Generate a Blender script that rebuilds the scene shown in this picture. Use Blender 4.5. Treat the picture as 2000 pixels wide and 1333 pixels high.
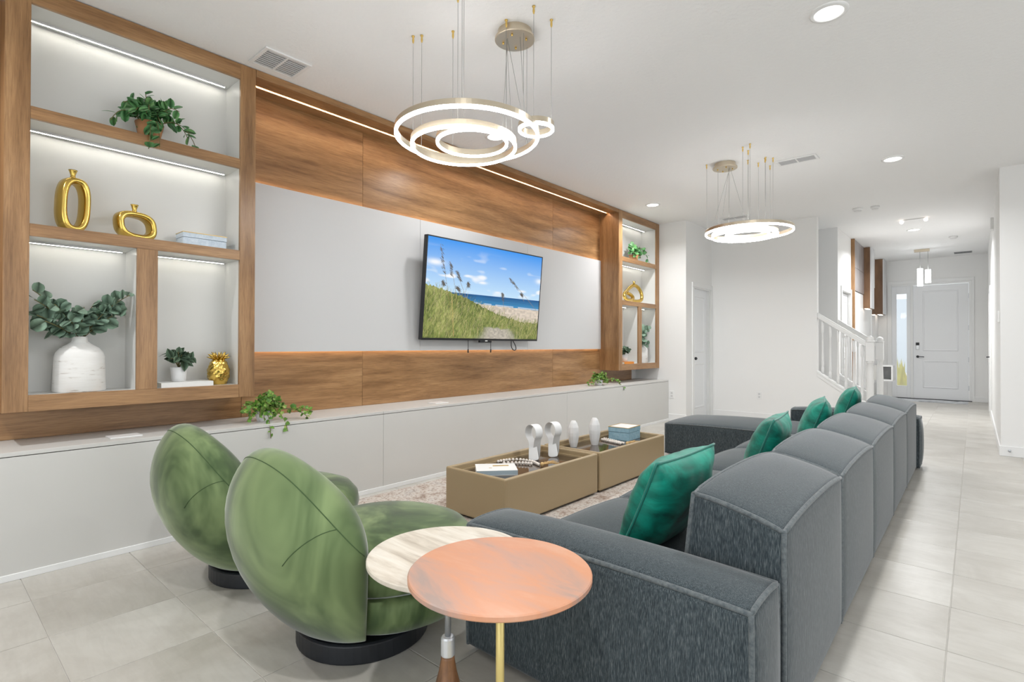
import bpy, bmesh, math, random
import numpy as np
from mathutils import Vector, Matrix, Euler

for o in list(bpy.data.objects):
    bpy.data.objects.remove(o, do_unlink=True)
SC = bpy.context.scene
COL = SC.collection
PI = math.pi
rnd = random.Random(7)
CH = 2.975            # ceiling height

# ------------------------------------------------------------------ camera
yaw, pitch, roll, FPX = 0.7187174, 0.00759213, -0.00196409, 1032.815
fw = Vector((-math.sin(yaw)*math.cos(pitch), math.cos(yaw)*math.cos(pitch), math.sin(pitch)))
r0 = Vector((math.cos(yaw), math.sin(yaw), 0))
d0 = fw.cross(r0)
rr = r0*math.cos(roll) + d0*math.sin(roll)
dd = -r0*math.sin(roll) + d0*math.cos(roll)
cam = bpy.data.cameras.new('camera')
cam.sensor_width = 36.0
cam.sensor_fit = 'HORIZONTAL'
cam.lens = FPX/2000*36
cam.clip_start = 0.05
co = bpy.data.objects.new('camera', cam)
COL.objects.link(co)
m = Matrix((rr, -dd, -fw)).transposed().to_4x4()
m.translation = (0, 0, 1.13)
co.matrix_world = m
SC.camera = co

# ------------------------------------------------------------------ world, exposure, daylight
w = bpy.data.worlds.new('world')
SC.world = w
w.use_nodes = True
bg = w.node_tree.nodes['Background']
bg.inputs[0].default_value = (0.86, 0.93, 1.0, 1)
bg.inputs[1].default_value = 2.1
SC.view_settings.view_transform = 'Standard'
SC.view_settings.look = 'None'
SC.view_settings.exposure = -0.19
SC.view_settings.gamma = 1.0
SC.view_settings.use_curve_mapping = False

def area(name, loc, rot, sx, sy, power, color=(1, 1, 1), shape='RECTANGLE', spread=PI):
    l = bpy.data.lights.new(name, 'AREA')
    l.shape = shape
    l.size = sx
    if shape in ('RECTANGLE', 'ELLIPSE'):
        l.size_y = sy
    l.energy = power
    l.color = color
    l.spread = spread
    o = bpy.data.objects.new(name, l)
    COL.objects.link(o)
    o.location = loc
    o.rotation_euler = rot
    return o

# added area lights stand in for daylight, at assumed unseen door and window openings
area('unseen_door_daylight_fill', (0.1, -2.16, 1.25), (PI/2, 0, 0), 4.2, 2.3, 30, (0.95, 0.98, 1.0))
area('unseen_window_daylight_fill', (4.58, 2.6, 1.5), (0, PI/2, 0), 1.5, 4.0, 66, (0.96, 0.98, 1.0))

# ------------------------------------------------------------------ materials
def nodes_of(mt):
    return mt.node_tree.nodes, mt.node_tree.links

def mat(name, col, rough=0.5, metal=0.0, spec=None, sheen=0.0, emit=None, estr=0.0, bump=0.0, bscale=60, coat=0.0, trans=0.0, alpha=1.0, var=0.0, vscale=4.0):
    mt = bpy.data.materials.new(name)
    mt.use_nodes = True
    N, L = nodes_of(mt)
    b = N['Principled BSDF']
    b.inputs['Base Color'].default_value = (*col, 1)
    b.inputs['Roughness'].default_value = rough
    b.inputs['Metallic'].default_value = metal
    if spec is not None:
        b.inputs['Specular IOR Level'].default_value = spec
    if sheen:
        b.inputs['Sheen Weight'].default_value = sheen
        b.inputs['Sheen Roughness'].default_value = 0.4
    if emit:
        b.inputs['Emission Color'].default_value = (*emit, 1)
        b.inputs['Emission Strength'].default_value = estr
    if coat:
        b.inputs['Coat Weight'].default_value = coat
        b.inputs['Coat Roughness'].default_value = 0.1
    if trans:
        b.inputs['Transmission Weight'].default_value = trans
    b.inputs['Alpha'].default_value = alpha
    if bump or var:
        g = N.new('ShaderNodeNewGeometry')
        n = N.new('ShaderNodeTexNoise')
        n.inputs['Scale'].default_value = bscale if bump else vscale
        n.inputs['Detail'].default_value = 4
        L.new(g.outputs['Position'], n.inputs['Vector'])
        if bump:
            bp = N.new('ShaderNodeBump')
            bp.inputs['Strength'].default_value = bump
            bp.inputs['Distance'].default_value = 0.01
            L.new(n.outputs['Fac'], bp.inputs['Height'])
            L.new(bp.outputs[0], b.inputs['Normal'])
        if var:
            n2 = N.new('ShaderNodeTexNoise')
            n2.inputs['Scale'].default_value = vscale
            n2.inputs['Detail'].default_value = 3
            L.new(g.outputs['Position'], n2.inputs['Vector'])
            mx = N.new('ShaderNodeMix')
            mx.data_type = 'RGBA'
            mx.inputs['A'].default_value = (*[c*(1-var) for c in col], 1)
            mx.inputs['B'].default_value = (*[min(1, c*(1+var)) for c in col], 1)
            L.new(n2.outputs['Fac'], mx.inputs['Factor'])
            L.new(mx.outputs['Result'], b.inputs['Base Color'])
    return mt

def ramp_mat(name, scale, stops, rough=0.5, nscale=1.0, detail=6, rot=(0, 0, 0), distort=0.0, bump=0.0, sheen=0.0, metal=0.0, coords='Position', second=None, rough2=None):
    """position driven noise -> colour ramp.  scale stretches the noise, second=(scale,stops,fac) multiplies a finer layer in."""
    mt = bpy.data.materials.new(name)
    mt.use_nodes = True
    N, L = nodes_of(mt)
    b = N['Principled BSDF']
    b.inputs['Roughness'].default_value = rough
    b.inputs['Metallic'].default_value = metal
    if sheen:
        b.inputs['Sheen Weight'].default_value = sheen
        b.inputs['Sheen Roughness'].default_value = 0.35
    if coords == 'Position':
        src = N.new('ShaderNodeNewGeometry').outputs['Position']
    else:
        src = N.new('ShaderNodeTexCoord').outputs['Object']
    oi = N.new('ShaderNodeObjectInfo')
    add = N.new('ShaderNodeVectorMath')
    add.operation = 'MULTIPLY_ADD'
    comb = N.new('ShaderNodeCombineXYZ')
    for k in range(3):
        L.new(oi.outputs['Random'], comb.inputs[k])
    add.inputs[1].default_value = (37, 53, 71)
    L.new(comb.outputs[0], add.inputs[0])
    L.new(src, add.inputs[2])
    def layer(sc, st, det):
        mp = N.new('ShaderNodeMapping')
        mp.inputs['Scale'].default_value = sc
        mp.inputs['Rotation'].default_value = rot
        L.new(add.outputs[0], mp.inputs['Vector'])
        n = N.new('ShaderNodeTexNoise')
        n.inputs['Scale'].default_value = nscale
        n.inputs['Detail'].default_value = det
        n.inputs['Roughness'].default_value = 0.62
        n.inputs['Distortion'].default_value = distort
        L.new(mp.outputs[0], n.inputs['Vector'])
        r = N.new('ShaderNodeValToRGB')
        el = r.color_ramp.elements
        while len(el) > 1:
            el.remove(el[-1])
        el[0].position = st[0][0]
        el[0].color = (*st[0][1], 1)
        for p, c in st[1:]:
            e = el.new(p)
            e.color = (*c, 1)
        L.new(n.outputs['Fac'], r.inputs['Fac'])
        return n, r
    n, r = layer(scale, stops, detail)
    out = r.outputs['Color']
    if second:
        n2, r2 = layer(second[0], second[1], 3)
        mx = N.new('ShaderNodeMix')
        mx.data_type = 'RGBA'
        mx.blend_type = 'MULTIPLY'
        mx.inputs['Factor'].default_value = second[2]
        L.new(out, mx.inputs['A'])
        L.new(r2.outputs['Color'], mx.inputs['B'])
        out = mx.outputs['Result']
        n = n2
    L.new(out, b.inputs['Base Color'])
    if bump:
        bp = N.new('ShaderNodeBump')
        bp.inputs['Strength'].default_value = bump
        bp.inputs['Distance'].default_value = 0.004
        L.new(n.outputs['Fac'], bp.inputs['Height'])
        L.new(bp.outputs[0], b.inputs['Normal'])
    return mt

def emat(name, col, s):
    mt = bpy.data.materials.new(name)
    mt.use_nodes = True
    N, L = nodes_of(mt)
    N.remove(N['Principled BSDF'])
    e = N.new('ShaderNodeEmission')
    e.inputs[0].default_value = (*col, 1)
    e.inputs[1].default_value = s
    L.new(e.outputs[0], N['Material Output'].inputs[0])
    return mt

WD = [(0.26, (0.17, 0.082, 0.031)), (0.43, (0.295, 0.156, 0.064)), (0.56, (0.385, 0.212, 0.092)), (0.74, (0.48, 0.285, 0.135))]
WF = [(0.3, (0.62, 0.58, 0.54)), (0.6, (1, 1, 1))]
M = {}
M['wood_h'] = ramp_mat('wood_horizontal_grain', (3.4, 1.15, 13), WD, rough=0.34, distort=0.35, second=((60, 9, 170), WF, 0.75))
M['wood_v'] = ramp_mat('wood_vertical_grain', (12, 12, 1.15), WD, rough=0.34, distort=0.35, second=((170, 170, 9), WF, 0.75))
M['wood_x'] = ramp_mat('wood_box_grain', (4, 8, 1.2), [(0.3, (0.10, 0.05, 0.025)), (0.7, (0.26, 0.14, 0.07))], rough=0.4)
M['walnut'] = ramp_mat('walnut_leg', (30, 30, 5), [(0.3, (0.10, 0.045, 0.02)), (0.7, (0.33, 0.16, 0.07))], rough=0.4)
M['wall'] = mat('wall_paint', (0.83, 0.825, 0.81), 0.6, bump=0.06, bscale=160)
M['ceil'] = mat('ceiling_paint', (0.89, 0.887, 0.88), 0.7, bump=0.35, bscale=38)
M['white'] = mat('white_satin_paint', (0.82, 0.82, 0.81), 0.35)
M['door'] = mat('door_paint', (0.84, 0.85, 0.86), 0.4)
M['ledge'] = mat('ledge_grey_laminate', (0.62, 0.61, 0.585), 0.4, var=0.02)
M['grey_panel'] = mat('grey_matte_laminate', (0.60, 0.60, 0.60), 0.5)
M['liner'] = mat('shelf_liner_white', (0.70, 0.695, 0.67), 0.4)
M['seam'] = mat('dark_joint', (0.10, 0.095, 0.09), 0.7)
M['led'] = emat('led_strip', (1.0, 0.96, 0.86), 34)
M['led_hall'] = emat('led_strip_dim', (1.0, 0.86, 0.74), 5)
M['led_warm'] = emat('led_strip_warm', (1.0, 0.80, 0.64), 75)
M['led_halo'] = emat('led_halo', (1.0, 0.74, 0.52), 26)
M['ring_light'] = emat('ring_diffuser', (0.985, 0.99, 1.0), 33)
M['can_light'] = emat('downlight_lens', (1.0, 0.97, 0.92), 12)
M['pend_light'] = emat('crystal_glow', (0.95, 0.98, 1.0), 14)
M['champagne'] = mat('champagne_metal', (0.62, 0.54, 0.42), 0.32, 0.85)
M['brass'] = mat('brass', (0.75, 0.52, 0.16), 0.28, 1.0)
M['gold'] = mat('polished_gold', (0.64, 0.44, 0.11), 0.24, 1.0)
M['gold_rod'] = mat('gold_painted_rod', (0.72, 0.58, 0.22), 0.4, 0.35)
M['steel'] = mat('brushed_steel', (0.55, 0.57, 0.60), 0.35, 0.8)
M['silver'] = mat('silver_collar', (0.72, 0.74, 0.76), 0.4, 0.6)
M['wire'] = mat('steel_wire', (0.35, 0.35, 0.34), 0.4, 0.6)
M['black'] = mat('black_plastic', (0.012, 0.012, 0.014), 0.35)
M['dark'] = mat('dark_metal', (0.06, 0.06, 0.065), 0.4, 0.5)
M['base_black'] = mat('black_swivel_base', (0.010, 0.012, 0.016), 0.45)
M['tile'] = ramp_mat('porcelain_tile', (0.9, 0.9, 0.9), [(0.30, (0.41, 0.385, 0.34)), (0.5, (0.50, 0.475, 0.43)), (0.70, (0.59, 0.57, 0.525))], rough=0.30, nscale=2.2, detail=8, distort=0.6,
                     second=((3, 16, 3), [(0.3, (0.86, 0.85, 0.84)), (0.6, (1, 1, 1))], 0.55))
M['grout'] = mat('grout', (0.66, 0.64, 0.60), 0.9)
M['sofa'] = ramp_mat('blue_grey_melange_fabric', (560, 560, 46), [(0.34, (0.014, 0.025, 0.032)), (0.5, (0.040, 0.056, 0.064)), (0.66, (0.122, 0.140, 0.144))], rough=0.9, nscale=1.0, detail=3, sheen=0.42, bump=0.15, coords='Object',
                     second=((150, 150, 12), [(0.34, (0.55, 0.58, 0.6)), (0.64, (1, 1, 1))], 0.8))
M['piping'] = ramp_mat('blue_grey_piping', (90, 90, 90), [(0.3, (0.055, 0.07, 0.078)), (0.7, (0.14, 0.155, 0.158))], rough=0.9, sheen=0.3)
M['velvet'] = ramp_mat('sage_green_velvet', (3.2, 3.2, 1.6), [(0.30, (0.009, 0.024, 0.005)), (0.46, (0.054, 0.094, 0.028)), (0.62, (0.180, 0.248, 0.100))], rough=0.75, nscale=0.8, detail=4, distort=0.7, sheen=0.45)  # light and dark nap sheen patches are painted into the colour noise
M['velvet_seam'] = mat('velvet_seam', (0.045, 0.085, 0.028), 0.9)
M['emerald'] = ramp_mat('emerald_velvet', (5, 5, 9), [(0.30, (0.0, 0.060, 0.043)), (0.5, (0.0, 0.185, 0.130)), (0.70, (0.004, 0.34, 0.24))], rough=0.5, detail=5, distort=1.0, sheen=0.12, coords='Object')
M['emerald_pipe'] = mat('emerald_piping', (0.005, 0.16, 0.12), 0.55, sheen=0.3)
M['tan'] = mat('tan_leather', (0.36, 0.27, 0.155), 0.42, bump=0.08, bscale=300)
M['glass_top'] = mat('bronze_glass', (0.045, 0.028, 0.016), 0.05, spec=0.7, coat=0.4)
M['pink'] = ramp_mat('pink_marble', (3.0, 9.0, 3.0), [(0.30, (0.36, 0.26, 0.22)), (0.40, (0.50, 0.28, 0.20)), (0.52, (0.59, 0.275, 0.155)), (0.72, (0.62, 0.34, 0.225))], rough=0.32, nscale=0.8, detail=5, distort=0.5, rot=(0, 0, 0.60))
M['pink_edge'] = mat('pink_marble_edge', (0.70, 0.45, 0.38), 0.4)
M['travertine'] = ramp_mat('travertine', (4, 26, 4), [(0.3, (0.40, 0.34, 0.27)), (0.5, (0.62, 0.56, 0.47)), (0.7, (0.74, 0.70, 0.62))], rough=0.4, nscale=0.9, detail=6, distort=0.5, rot=(0, 0, -0.35))
M['rug'] = ramp_mat('distressed_rug', (3.0, 3.0, 3.0), [(0.34, (0.33, 0.25, 0.20)), (0.44, (0.53, 0.465, 0.41)), (0.55, (0.58, 0.535, 0.485)), (0.68, (0.48, 0.445, 0.42))], rough=0.95, nscale=2.4, detail=10, distort=0.4, sheen=0.1,
                    second=((22, 22, 22), [(0.40, (0.52, 0.40, 0.33)), (0.50, (1, 1, 1))], 0.75))
M['ceramic'] = mat('white_ceramic', (0.74, 0.735, 0.73), 0.5, var=0.03, vscale=20)
M['crackle'] = ramp_mat('whitewashed_ceramic', (5, 5, 38), [(0.30, (0.42, 0.36, 0.31)), (0.39, (0.78, 0.765, 0.735)), (0.8, (0.84, 0.83, 0.81))], rough=0.7, nscale=1.6, detail=6, distort=0.3, bump=0.3)
M['terra'] = mat('terracotta', (0.42, 0.20, 0.085), 0.75, var=0.15, vscale=15)
M['leaf'] = ramp_mat('green_leaf', (9, 9, 9), [(0.3, (0.028, 0.13, 0.040)), (0.55, (0.095, 0.27, 0.085)), (0.75, (0.25, 0.43, 0.14))], rough=0.42)
M['leaf_lime'] = ramp_mat('ivy_leaf', (30, 30, 30), [(0.3, (0.02, 0.10, 0.01)), (0.5, (0.10, 0.24, 0.02)), (0.72, (0.42, 0.50, 0.13))], rough=0.5)
M['euc'] = ramp_mat('eucalyptus_leaf', (10, 10, 10), [(0.3, (0.11, 0.18, 0.125)), (0.55, (0.19, 0.295, 0.21)), (0.75, (0.31, 0.42, 0.32))], rough=0.6)
M['sage'] = ramp_mat('sage_leaf', (12, 12, 12), [(0.3, (0.04, 0.085, 0.045)), (0.6, (0.11, 0.18, 0.11)), (0.8, (0.27, 0.34, 0.26))], rough=0.6)
M['stem'] = mat('plant_stem', (0.16, 0.14, 0.05), 0.7)
M['soil'] = mat('soil', (0.03, 0.02, 0.012), 0.95)
M['blue'] = ramp_mat('blue_shagreen', (40, 40, 40), [(0.3, (0.20, 0.36, 0.46)), (0.7, (0.33, 0.50, 0.58))], rough=0.5)
M['pale_blue'] = ramp_mat('pale_blue_shagreen', (50, 50, 50), [(0.3, (0.45, 0.54, 0.63)), (0.7, (0.66, 0.73, 0.80))], rough=0.5)
M['cover'] = mat('white_paper_cover', (0.80, 0.80, 0.78), 0.45)
M['grey_cover'] = mat('blue_grey_cover', (0.34, 0.42, 0.47), 0.5)
M['cover_print'] = mat('gold_print', (0.60, 0.42, 0.15), 0.4, 0.5)
M['pages'] = mat('paper_pages', (0.72, 0.69, 0.62), 0.8)
M['orange'] = mat('orange_cover', (0.75, 0.27, 0.03), 0.5)
M['bead'] = mat('whitewashed_bead', (0.72, 0.66, 0.60), 0.6, var=0.12, vscale=60)
M['jute'] = ramp_mat('jute_tassel', (60, 60, 60), [(0.3, (0.45, 0.27, 0.10)), (0.7, (0.72, 0.50, 0.24))], rough=0.9)
M['grille'] = mat('vent_grille', (0.62, 0.62, 0.62), 0.5)
M['vent_dark'] = mat('vent_interior', (0.10, 0.10, 0.10), 0.9)
M['vent_grey'] = mat('grey_vent', (0.22, 0.225, 0.23), 0.5)
M['glass'] = mat('window_glass', (0.9, 0.95, 0.97), 0.03, alpha=0.18, spec=0.6)
M['mirror'] = mat('mirror', (0.86, 0.88, 0.90), 0.03, 1.0)
M['grass'] = ramp_mat('garden_grass', (4, 4, 4), [(0.3, (0.35, 0.33, 0.08)), (0.7, (0.65, 0.55, 0.12))], rough=0.9)
M['block_wall'] = mat('sunlit_paving', (0.75, 0.70, 0.62), 0.8)
M['siding'] = mat('neighbour_siding', (0.62, 0.66, 0.70), 0.7)

# ------------------------------------------------------------------ mesh helpers
def new_bm():
    return bmesh.new()

def obj(name, bm, material, parent=None, smooth=False, loc=None, bevel=0.0, bseg=2):
    me = bpy.data.meshes.new(name)
    bmesh.ops.recalc_face_normals(bm, faces=bm.faces[:])
    bm.to_mesh(me)
    bm.free()
    if smooth:
        for p in me.polygons:
            p.use_smooth = True
    if material:
        me.materials.append(M[material] if isinstance(material, str) else material)
    o = bpy.data.objects.new(name, me)
    COL.objects.link(o)
    if parent:
        o.parent = parent
    if loc:
        o.location = loc
    if bevel:
        b = o.modifiers.new('bevel', 'BEVEL')
        b.width = bevel
        b.segments = bseg
        b.limit_method = 'ANGLE'
        b.angle_limit = 0.7
        b.harden_normals = False
    return o

def box(bm, x0, x1, y0, y1, z0, z1):
    v = [bm.verts.new(p) for p in ((x0, y0, z0), (x1, y0, z0), (x1, y1, z0), (x0, y1, z0), (x0, y0, z1), (x1, y0, z1), (x1, y1, z1), (x0, y1, z1))]
    for f in ((0, 3, 2, 1), (4, 5, 6, 7), (0, 1, 5, 4), (1, 2, 6, 5), (2, 3, 7, 6), (3, 0, 4, 7)):
        bm.faces.new([v[i] for i in f])
    return v

def bx(name, x0, x1, y0, y1, z0, z1, material, parent=None, bevel=0.0, bseg=2):
    bm = new_bm()
    box(bm, x0, x1, y0, y1, z0, z1)
    return obj(name, bm, material, parent, bevel=bevel, bseg=bseg)

def lathe(bm, prof, seg=32, c=(0, 0), sx=1.0, sy=1.0, cap=True, closed=False):
    rings = []
    for r, z in prof:
        rings.append([bm.verts.new((c[0]+sx*r*math.cos(2*PI*k/seg), c[1]+sy*r*math.sin(2*PI*k/seg), z)) for k in range(seg)])
    n = len(rings)
    for i in range(n if closed else n-1):
        a, b = rings[i], rings[(i+1) % n]
        for k in range(seg):
            bm.faces.new((a[k], a[(k+1) % seg], b[(k+1) % seg], b[k]))
    if cap and not closed:
        bm.faces.new(rings[0][::-1])
        bm.faces.new(rings[-1])

def frame_for(t):
    t = t.normalized()
    up = Vector((0, 0, 1)) if abs(t.z) < 0.95 else Vector((1, 0, 0))
    a = t.cross(up).normalized()
    return a, a.cross(t).normalized()

def tube(bm, pts, r, seg=8, closed=False, radii=None, cap=True):
    pts = [Vector(p) for p in pts]
    n = len(pts)
    rings = []
    pa = None
    for i, p in enumerate(pts):
        if closed:
            t = pts[(i+1) % n]-pts[i-1]
        else:
            t = pts[min(i+1, n-1)]-pts[max(i-1, 0)]
        t.normalize()
        if pa is None:
            a, b = frame_for(t)
        else:
            a = (pa-t*pa.dot(t)).normalized()
            b = a.cross(t).normalized()
        pa = a
        R = radii[i] if radii else r
        rings.append([bm.verts.new(p+a*R*math.cos(2*PI*k/seg)+b*R*math.sin(2*PI*k/seg)) for k in range(seg)])
    for i in range(n if closed else n-1):
        q, s = rings[i], rings[(i+1) % n]
        for k in range(seg):
            bm.faces.new((q[k], q[(k+1) % seg], s[(k+1) % seg], s[k]))
    if cap and not closed:
        bm.faces.new(rings[0][::-1])
        bm.faces.new(rings[-1])

def sphere(bm, c, r, u=10, v=7):
    bmesh.ops.create_uvsphere(bm, u_segments=u, v_segments=v, radius=r, matrix=Matrix.Translation(c))

def prism(bm, poly, axis, a0, a1):
    """extrude a 2D polygon: axis 'x' -> poly is (y,z), 'y' -> (x,z), 'z' -> (x,y)"""
    def P(p, a):
        return {'x': (a, p[0], p[1]), 'y': (p[0], a, p[1]), 'z': (p[0], p[1], a)}[axis]
    A = [bm.verts.new(P(p, a0)) for p in poly]
    B = [bm.verts.new(P(p, a1)) for p in poly]
    n = len(poly)
    bm.faces.new(A)
    bm.faces.new(B[::-1])
    for i in range(n):
        bm.faces.new((A[i], B[i], B[(i+1) % n], A[(i+1) % n]))

def ctube(name, pts, r, material, parent=None, seg=8, **k):
    bm = new_bm()
    tube(bm, pts, r, seg, **k)
    return obj(name, bm, material, parent, smooth=True)

def tag(o, label, cat, group=None):
    o['label'] = label
    o['category'] = cat
    if group:
        o['group'] = group
    return o

def thing(name, label, cat, loc=(0, 0, 0), rz=0.0, group=None):
    o = bpy.data.objects.new(name, None)
    o.empty_display_size = 0.1
    COL.objects.link(o)
    o.location = loc
    o.rotation_euler = (0, 0, rz)
    return tag(o, label, cat, group)

def struct(o, label=None):
    o['kind'] = 'structure'
    if label:
        o['label'] = label
    return o

def dup(src, parent=None):
    c = src.copy()
    COL.objects.link(c)
    c.parent = parent
    return c

def dup_tree(root):
    c = dup(root)
    for ch in list(root.children):
        k = dup(ch, c)
        for g in list(ch.children):
            dup(g, k)
    return c

# ================================================================== SETTING
XW = -4.0      # real wall behind the media unit
# --- floor with single tiles
T = 0.435
TX, TY = -0.083, 2.54
fl = struct(bx('floor', XW-0.1, 4.6, -2.2, 14.3, -0.12, -0.004, 'grout'), 'beige stone-look square tile floor')
bm = new_bm()
g = 0.0016
b_ = 0.0012
hw = T/2-g
v1 = [bm.verts.new((sx*hw, sy*hw, -0.004)) for sx, sy in ((-1, -1), (1, -1), (1, 1), (-1, 1))]
v2 = [bm.verts.new((sx*hw, sy*hw, -b_)) for sx, sy in ((-1, -1), (1, -1), (1, 1), (-1, 1))]
v3 = [bm.verts.new((sx*(hw-b_), sy*(hw-b_), 0)) for sx, sy in ((-1, -1), (1, -1), (1, 1), (-1, 1))]
for A, B in ((v1, v2), (v2, v3)):
    for k in range(4):
        bm.faces.new((A[k], A[(k+1) % 4], B[(k+1) % 4], B[k]))
bm.faces.new(v3)
tile0 = obj('tile', bm, 'tile', fl)
tm = tile0.data
first = True
rest = []
def tile_seen(cx, cy):
    if cy < 0.15 or cx < -3.5:
        return False
    if cy > 7.2:
        return -1.75 < cx < 0.25
    if cx > 0.6:
        return False
    return True
for i in range(-9, 12):
    for j in range(-11, 28):
        cx, cy = TX+T*(i+0.5), TY+T*(j+0.5)
        if not (XW-0.1 < cx < 4.5 and -2.1 < cy < 14.15):
            continue
        if tile_seen(cx, cy):
            if first:
                t_ = tile0
                first = False
            else:
                t_ = bpy.data.objects.new('tile', tm)
                COL.objects.link(t_)
                t_.parent = fl
            t_.location = (cx, cy, 0)
        else:
            rest.append((cx, cy))
bm = new_bm()
for cx, cy in rest:
    vs = [bm.verts.new((cx+sx*hw, cy+sy*hw, 0)) for sx, sy in ((-1, -1), (1, -1), (1, 1), (-1, 1))]
    vb = [bm.verts.new((cx+sx*hw, cy+sy*hw, -0.004)) for sx, sy in ((-1, -1), (1, -1), (1, 1), (-1, 1))]
    bm.faces.new(vs)
    for k in range(4):
        bm.faces.new((vb[k], vb[(k+1) % 4], vs[(k+1) % 4], vs[k]))
o = obj('remaining_tiles', bm, 'tile', fl)
o['kind'] = 'stuff'

struct(bx('ceiling', XW-0.1, 4.6, -2.2, 14.3, CH, CH+0.12, 'ceil'), 'white textured ceiling')

# --- walls
struct(bx('wall_left', XW-0.12, XW, -2.2, 7.53, 0, CH, 'wall'), 'white wall behind the wood media unit')
struct(bx('wall_far_left', XW-0.12, -3.19, 7.53, 7.65, 0, CH, 'wall'), 'short white wall beside the far shelf unit')
# side wall with the closet door: opening y 7.82..8.42, z..2.02
wl = struct(bx('wall_closet', -3.31, -3.19, 7.65, 7.80, 0, CH, 'wall'), 'white wall around the narrow closet door')
bx('lintel', -3.31, -3.19, 7.80, 8.46, 2.02, CH, 'wall', wl)
bx('return', -3.31, -3.19, 8.46, 8.53, 0, CH, 'wall', wl)
# stair wall y = 8.53, solid left of x=-1.69, sloping below the balustrade right of it
bm = new_bm()
prism(bm, [(-3.31, 0), (-1.04, 0), (-1.04, 0.27), (-1.10, 0.30), (-1.69, 0.735), (-1.69, CH), (-3.31, CH)], 'y', 8.53, 8.64)
struct(obj('wall_stair', bm, 'wall'), 'white wall under and beside the staircase')
struct(bx('wall_stair_far', -4.2, -1.6, 9.52, 9.64, 0, CH, 'wall'), 'wall on the far side of the staircase')
struct(bx('wall_stair_end', -4.3, -4.2, 8.53, 9.64, 0, CH, 'wall'))
# hall left wall with two openings
wh = struct(bx('wall_hall_left', -1.72, -1.6, 9.64, 9.83, 0, CH, 'wall'), 'white hallway wall on the left')
for y0, y1, z0, z1 in ((9.83, 10.62, 2.02, CH), (10.62, 14.27, 0, CH)):
    bx('section', -1.72, -1.6, y0, y1, z0, z1, 'wall', wh)
struct(bx('wall_hall_door_back', -2.2, -2.1, 9.64, 10.8, 0, CH, 'wall'))
# front wall with sidelight opening and door opening
wf = struct(bx('wall_front', -1.72, -1.36, 14.15, 14.27, 0, CH, 'wall'), 'white entry wall around the front door')
for x0, x1, z0, z1 in ((-1.36, -0.04, 2.46, CH), (-0.04, 0.32, 0, CH)):
    bx('section', x0, x1, 14.15, 14.27, z0, z1, 'wall', wf)
struct(bx('wall_hall_right', 0.20, 0.32, 7.54, 14.27, 0, CH, 'wall'), 'white hallway wall on the right')
struct(bx('wall_right_near', 0.20, 4.6, 7.42, 7.54, 0, CH, 'wall'), 'white wall at the right edge')
# unseen rest of the room: kitchen wall with a window, wall with the sliding door
wr = struct(bx('wall_kitchen', 4.48, 4.6, -2.2, 0.6, 0, CH, 'wall'))
for y0, y1, z0, z1 in ((0.6, 4.6, 0, 0.75), (0.6, 4.6, 2.25, CH), (4.6, 7.42, 0, CH)):
    bx('section', 4.48, 4.6, y0, y1, z0, z1, 'wall', wr)
wb = struct(bx('wall_back', XW-0.12, -2.0, -2.2, -2.08, 0, CH, 'wall'))
for x0, x1, z0, z1 in ((-2.0, 2.2, 2.42, CH), (2.2, 4.6, 0, CH)):
    bx('section', x0, x1, -2.2, -2.08, z0, z1, 'wall', wb)

# --- baseboards
def base(name, x0, x1, y0, y1, h=0.105):
    return struct(bx(name, x0, x1, y0, y1, 0, h, 'white', bevel=0.004))
base('baseboard_far_left', -3.46, -3.176, 7.516, 7.53)
base('baseboard_stair', -3.19, -1.05, 8.516, 8.53)
base('baseboard_front', -0.02, 0.20, 14.136, 14.15)
base('baseboard_hall_right', 0.186, 0.20, 7.42, 11.35)
base('baseboard_right_near', 0.186, 4.48, 7.406, 7.42)
base('baseboard_hall_left', -1.6, -1.588, 10.72, 14.15)
base('baseboard_kitchen', 4.466, 4.48, -2.08, 7.4)
bm = new_bm()
lathe(bm, [(0.012, 0), (0.012, 0.012), (0.006, 0.02)], 12)
ds = obj('door_stop', bm, 'steel', smooth=True)
ds.rotation_euler = (PI/2, 0, 0)
ds.location = (0.265, 7.406, 0.06)
tag(ds, 'small metal door stop on the near right baseboard', 'door stop')

# --- doors
def panel_door(name, w_, h_, panels, parent=None, thick=0.04):
    """door leaf in local x (width) / z, face at y=0 looking to -y"""
    root = bpy.data.objects.new(name, None)
    COL.objects.link(root)
    struct(root)
    bx('leaf', 0, w_, 0, thick, 0.008, h_, 'door', root, bevel=0.002)
    for (x0, x1, z0, z1) in panels:
        bm = new_bm()
        prof = [(0.0, 0.0), (0.010, -0.010), (0.022, -0.010), (0.034, -0.002)]
        loops = []
        for ins, dy in prof:
            loops.append([bm.verts.new(p) for p in ((x0+ins, dy, z0+ins), (x1-ins, dy, z0+ins), (x1-ins, dy, z1-ins), (x0+ins, dy, z1-ins))])
        for A, B in zip(loops, loops[1:]):
            for k in range(4):
                bm.faces.new((A[k], A[(k+1) % 4], B[(k+1) % 4], B[k]))
        bm.faces.new(loops[-1])
        obj('door_panel', bm, 'door', root)
    return root

def lever(parent, x, z, d=1, mt='dark'):
    bm = new_bm()
    lathe(bm, [(0.026, 0), (0.026, 0.008), (0.010, 0.012), (0.010, 0.045)], 14)
    bmesh.ops.rotate(bm, verts=bm.verts[:], cent=(0, 0, 0), matrix=Matrix.Rotation(PI/2, 3, 'X'))
    tube(bm, [(0, -0.042, 0), (d*0.03, -0.045, 0.002), (d*0.11, -0.045, -0.004)], 0.008, 8)
    return obj('lever_handle', bm, mt, parent, smooth=True, loc=(x, -0.002, z))

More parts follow.
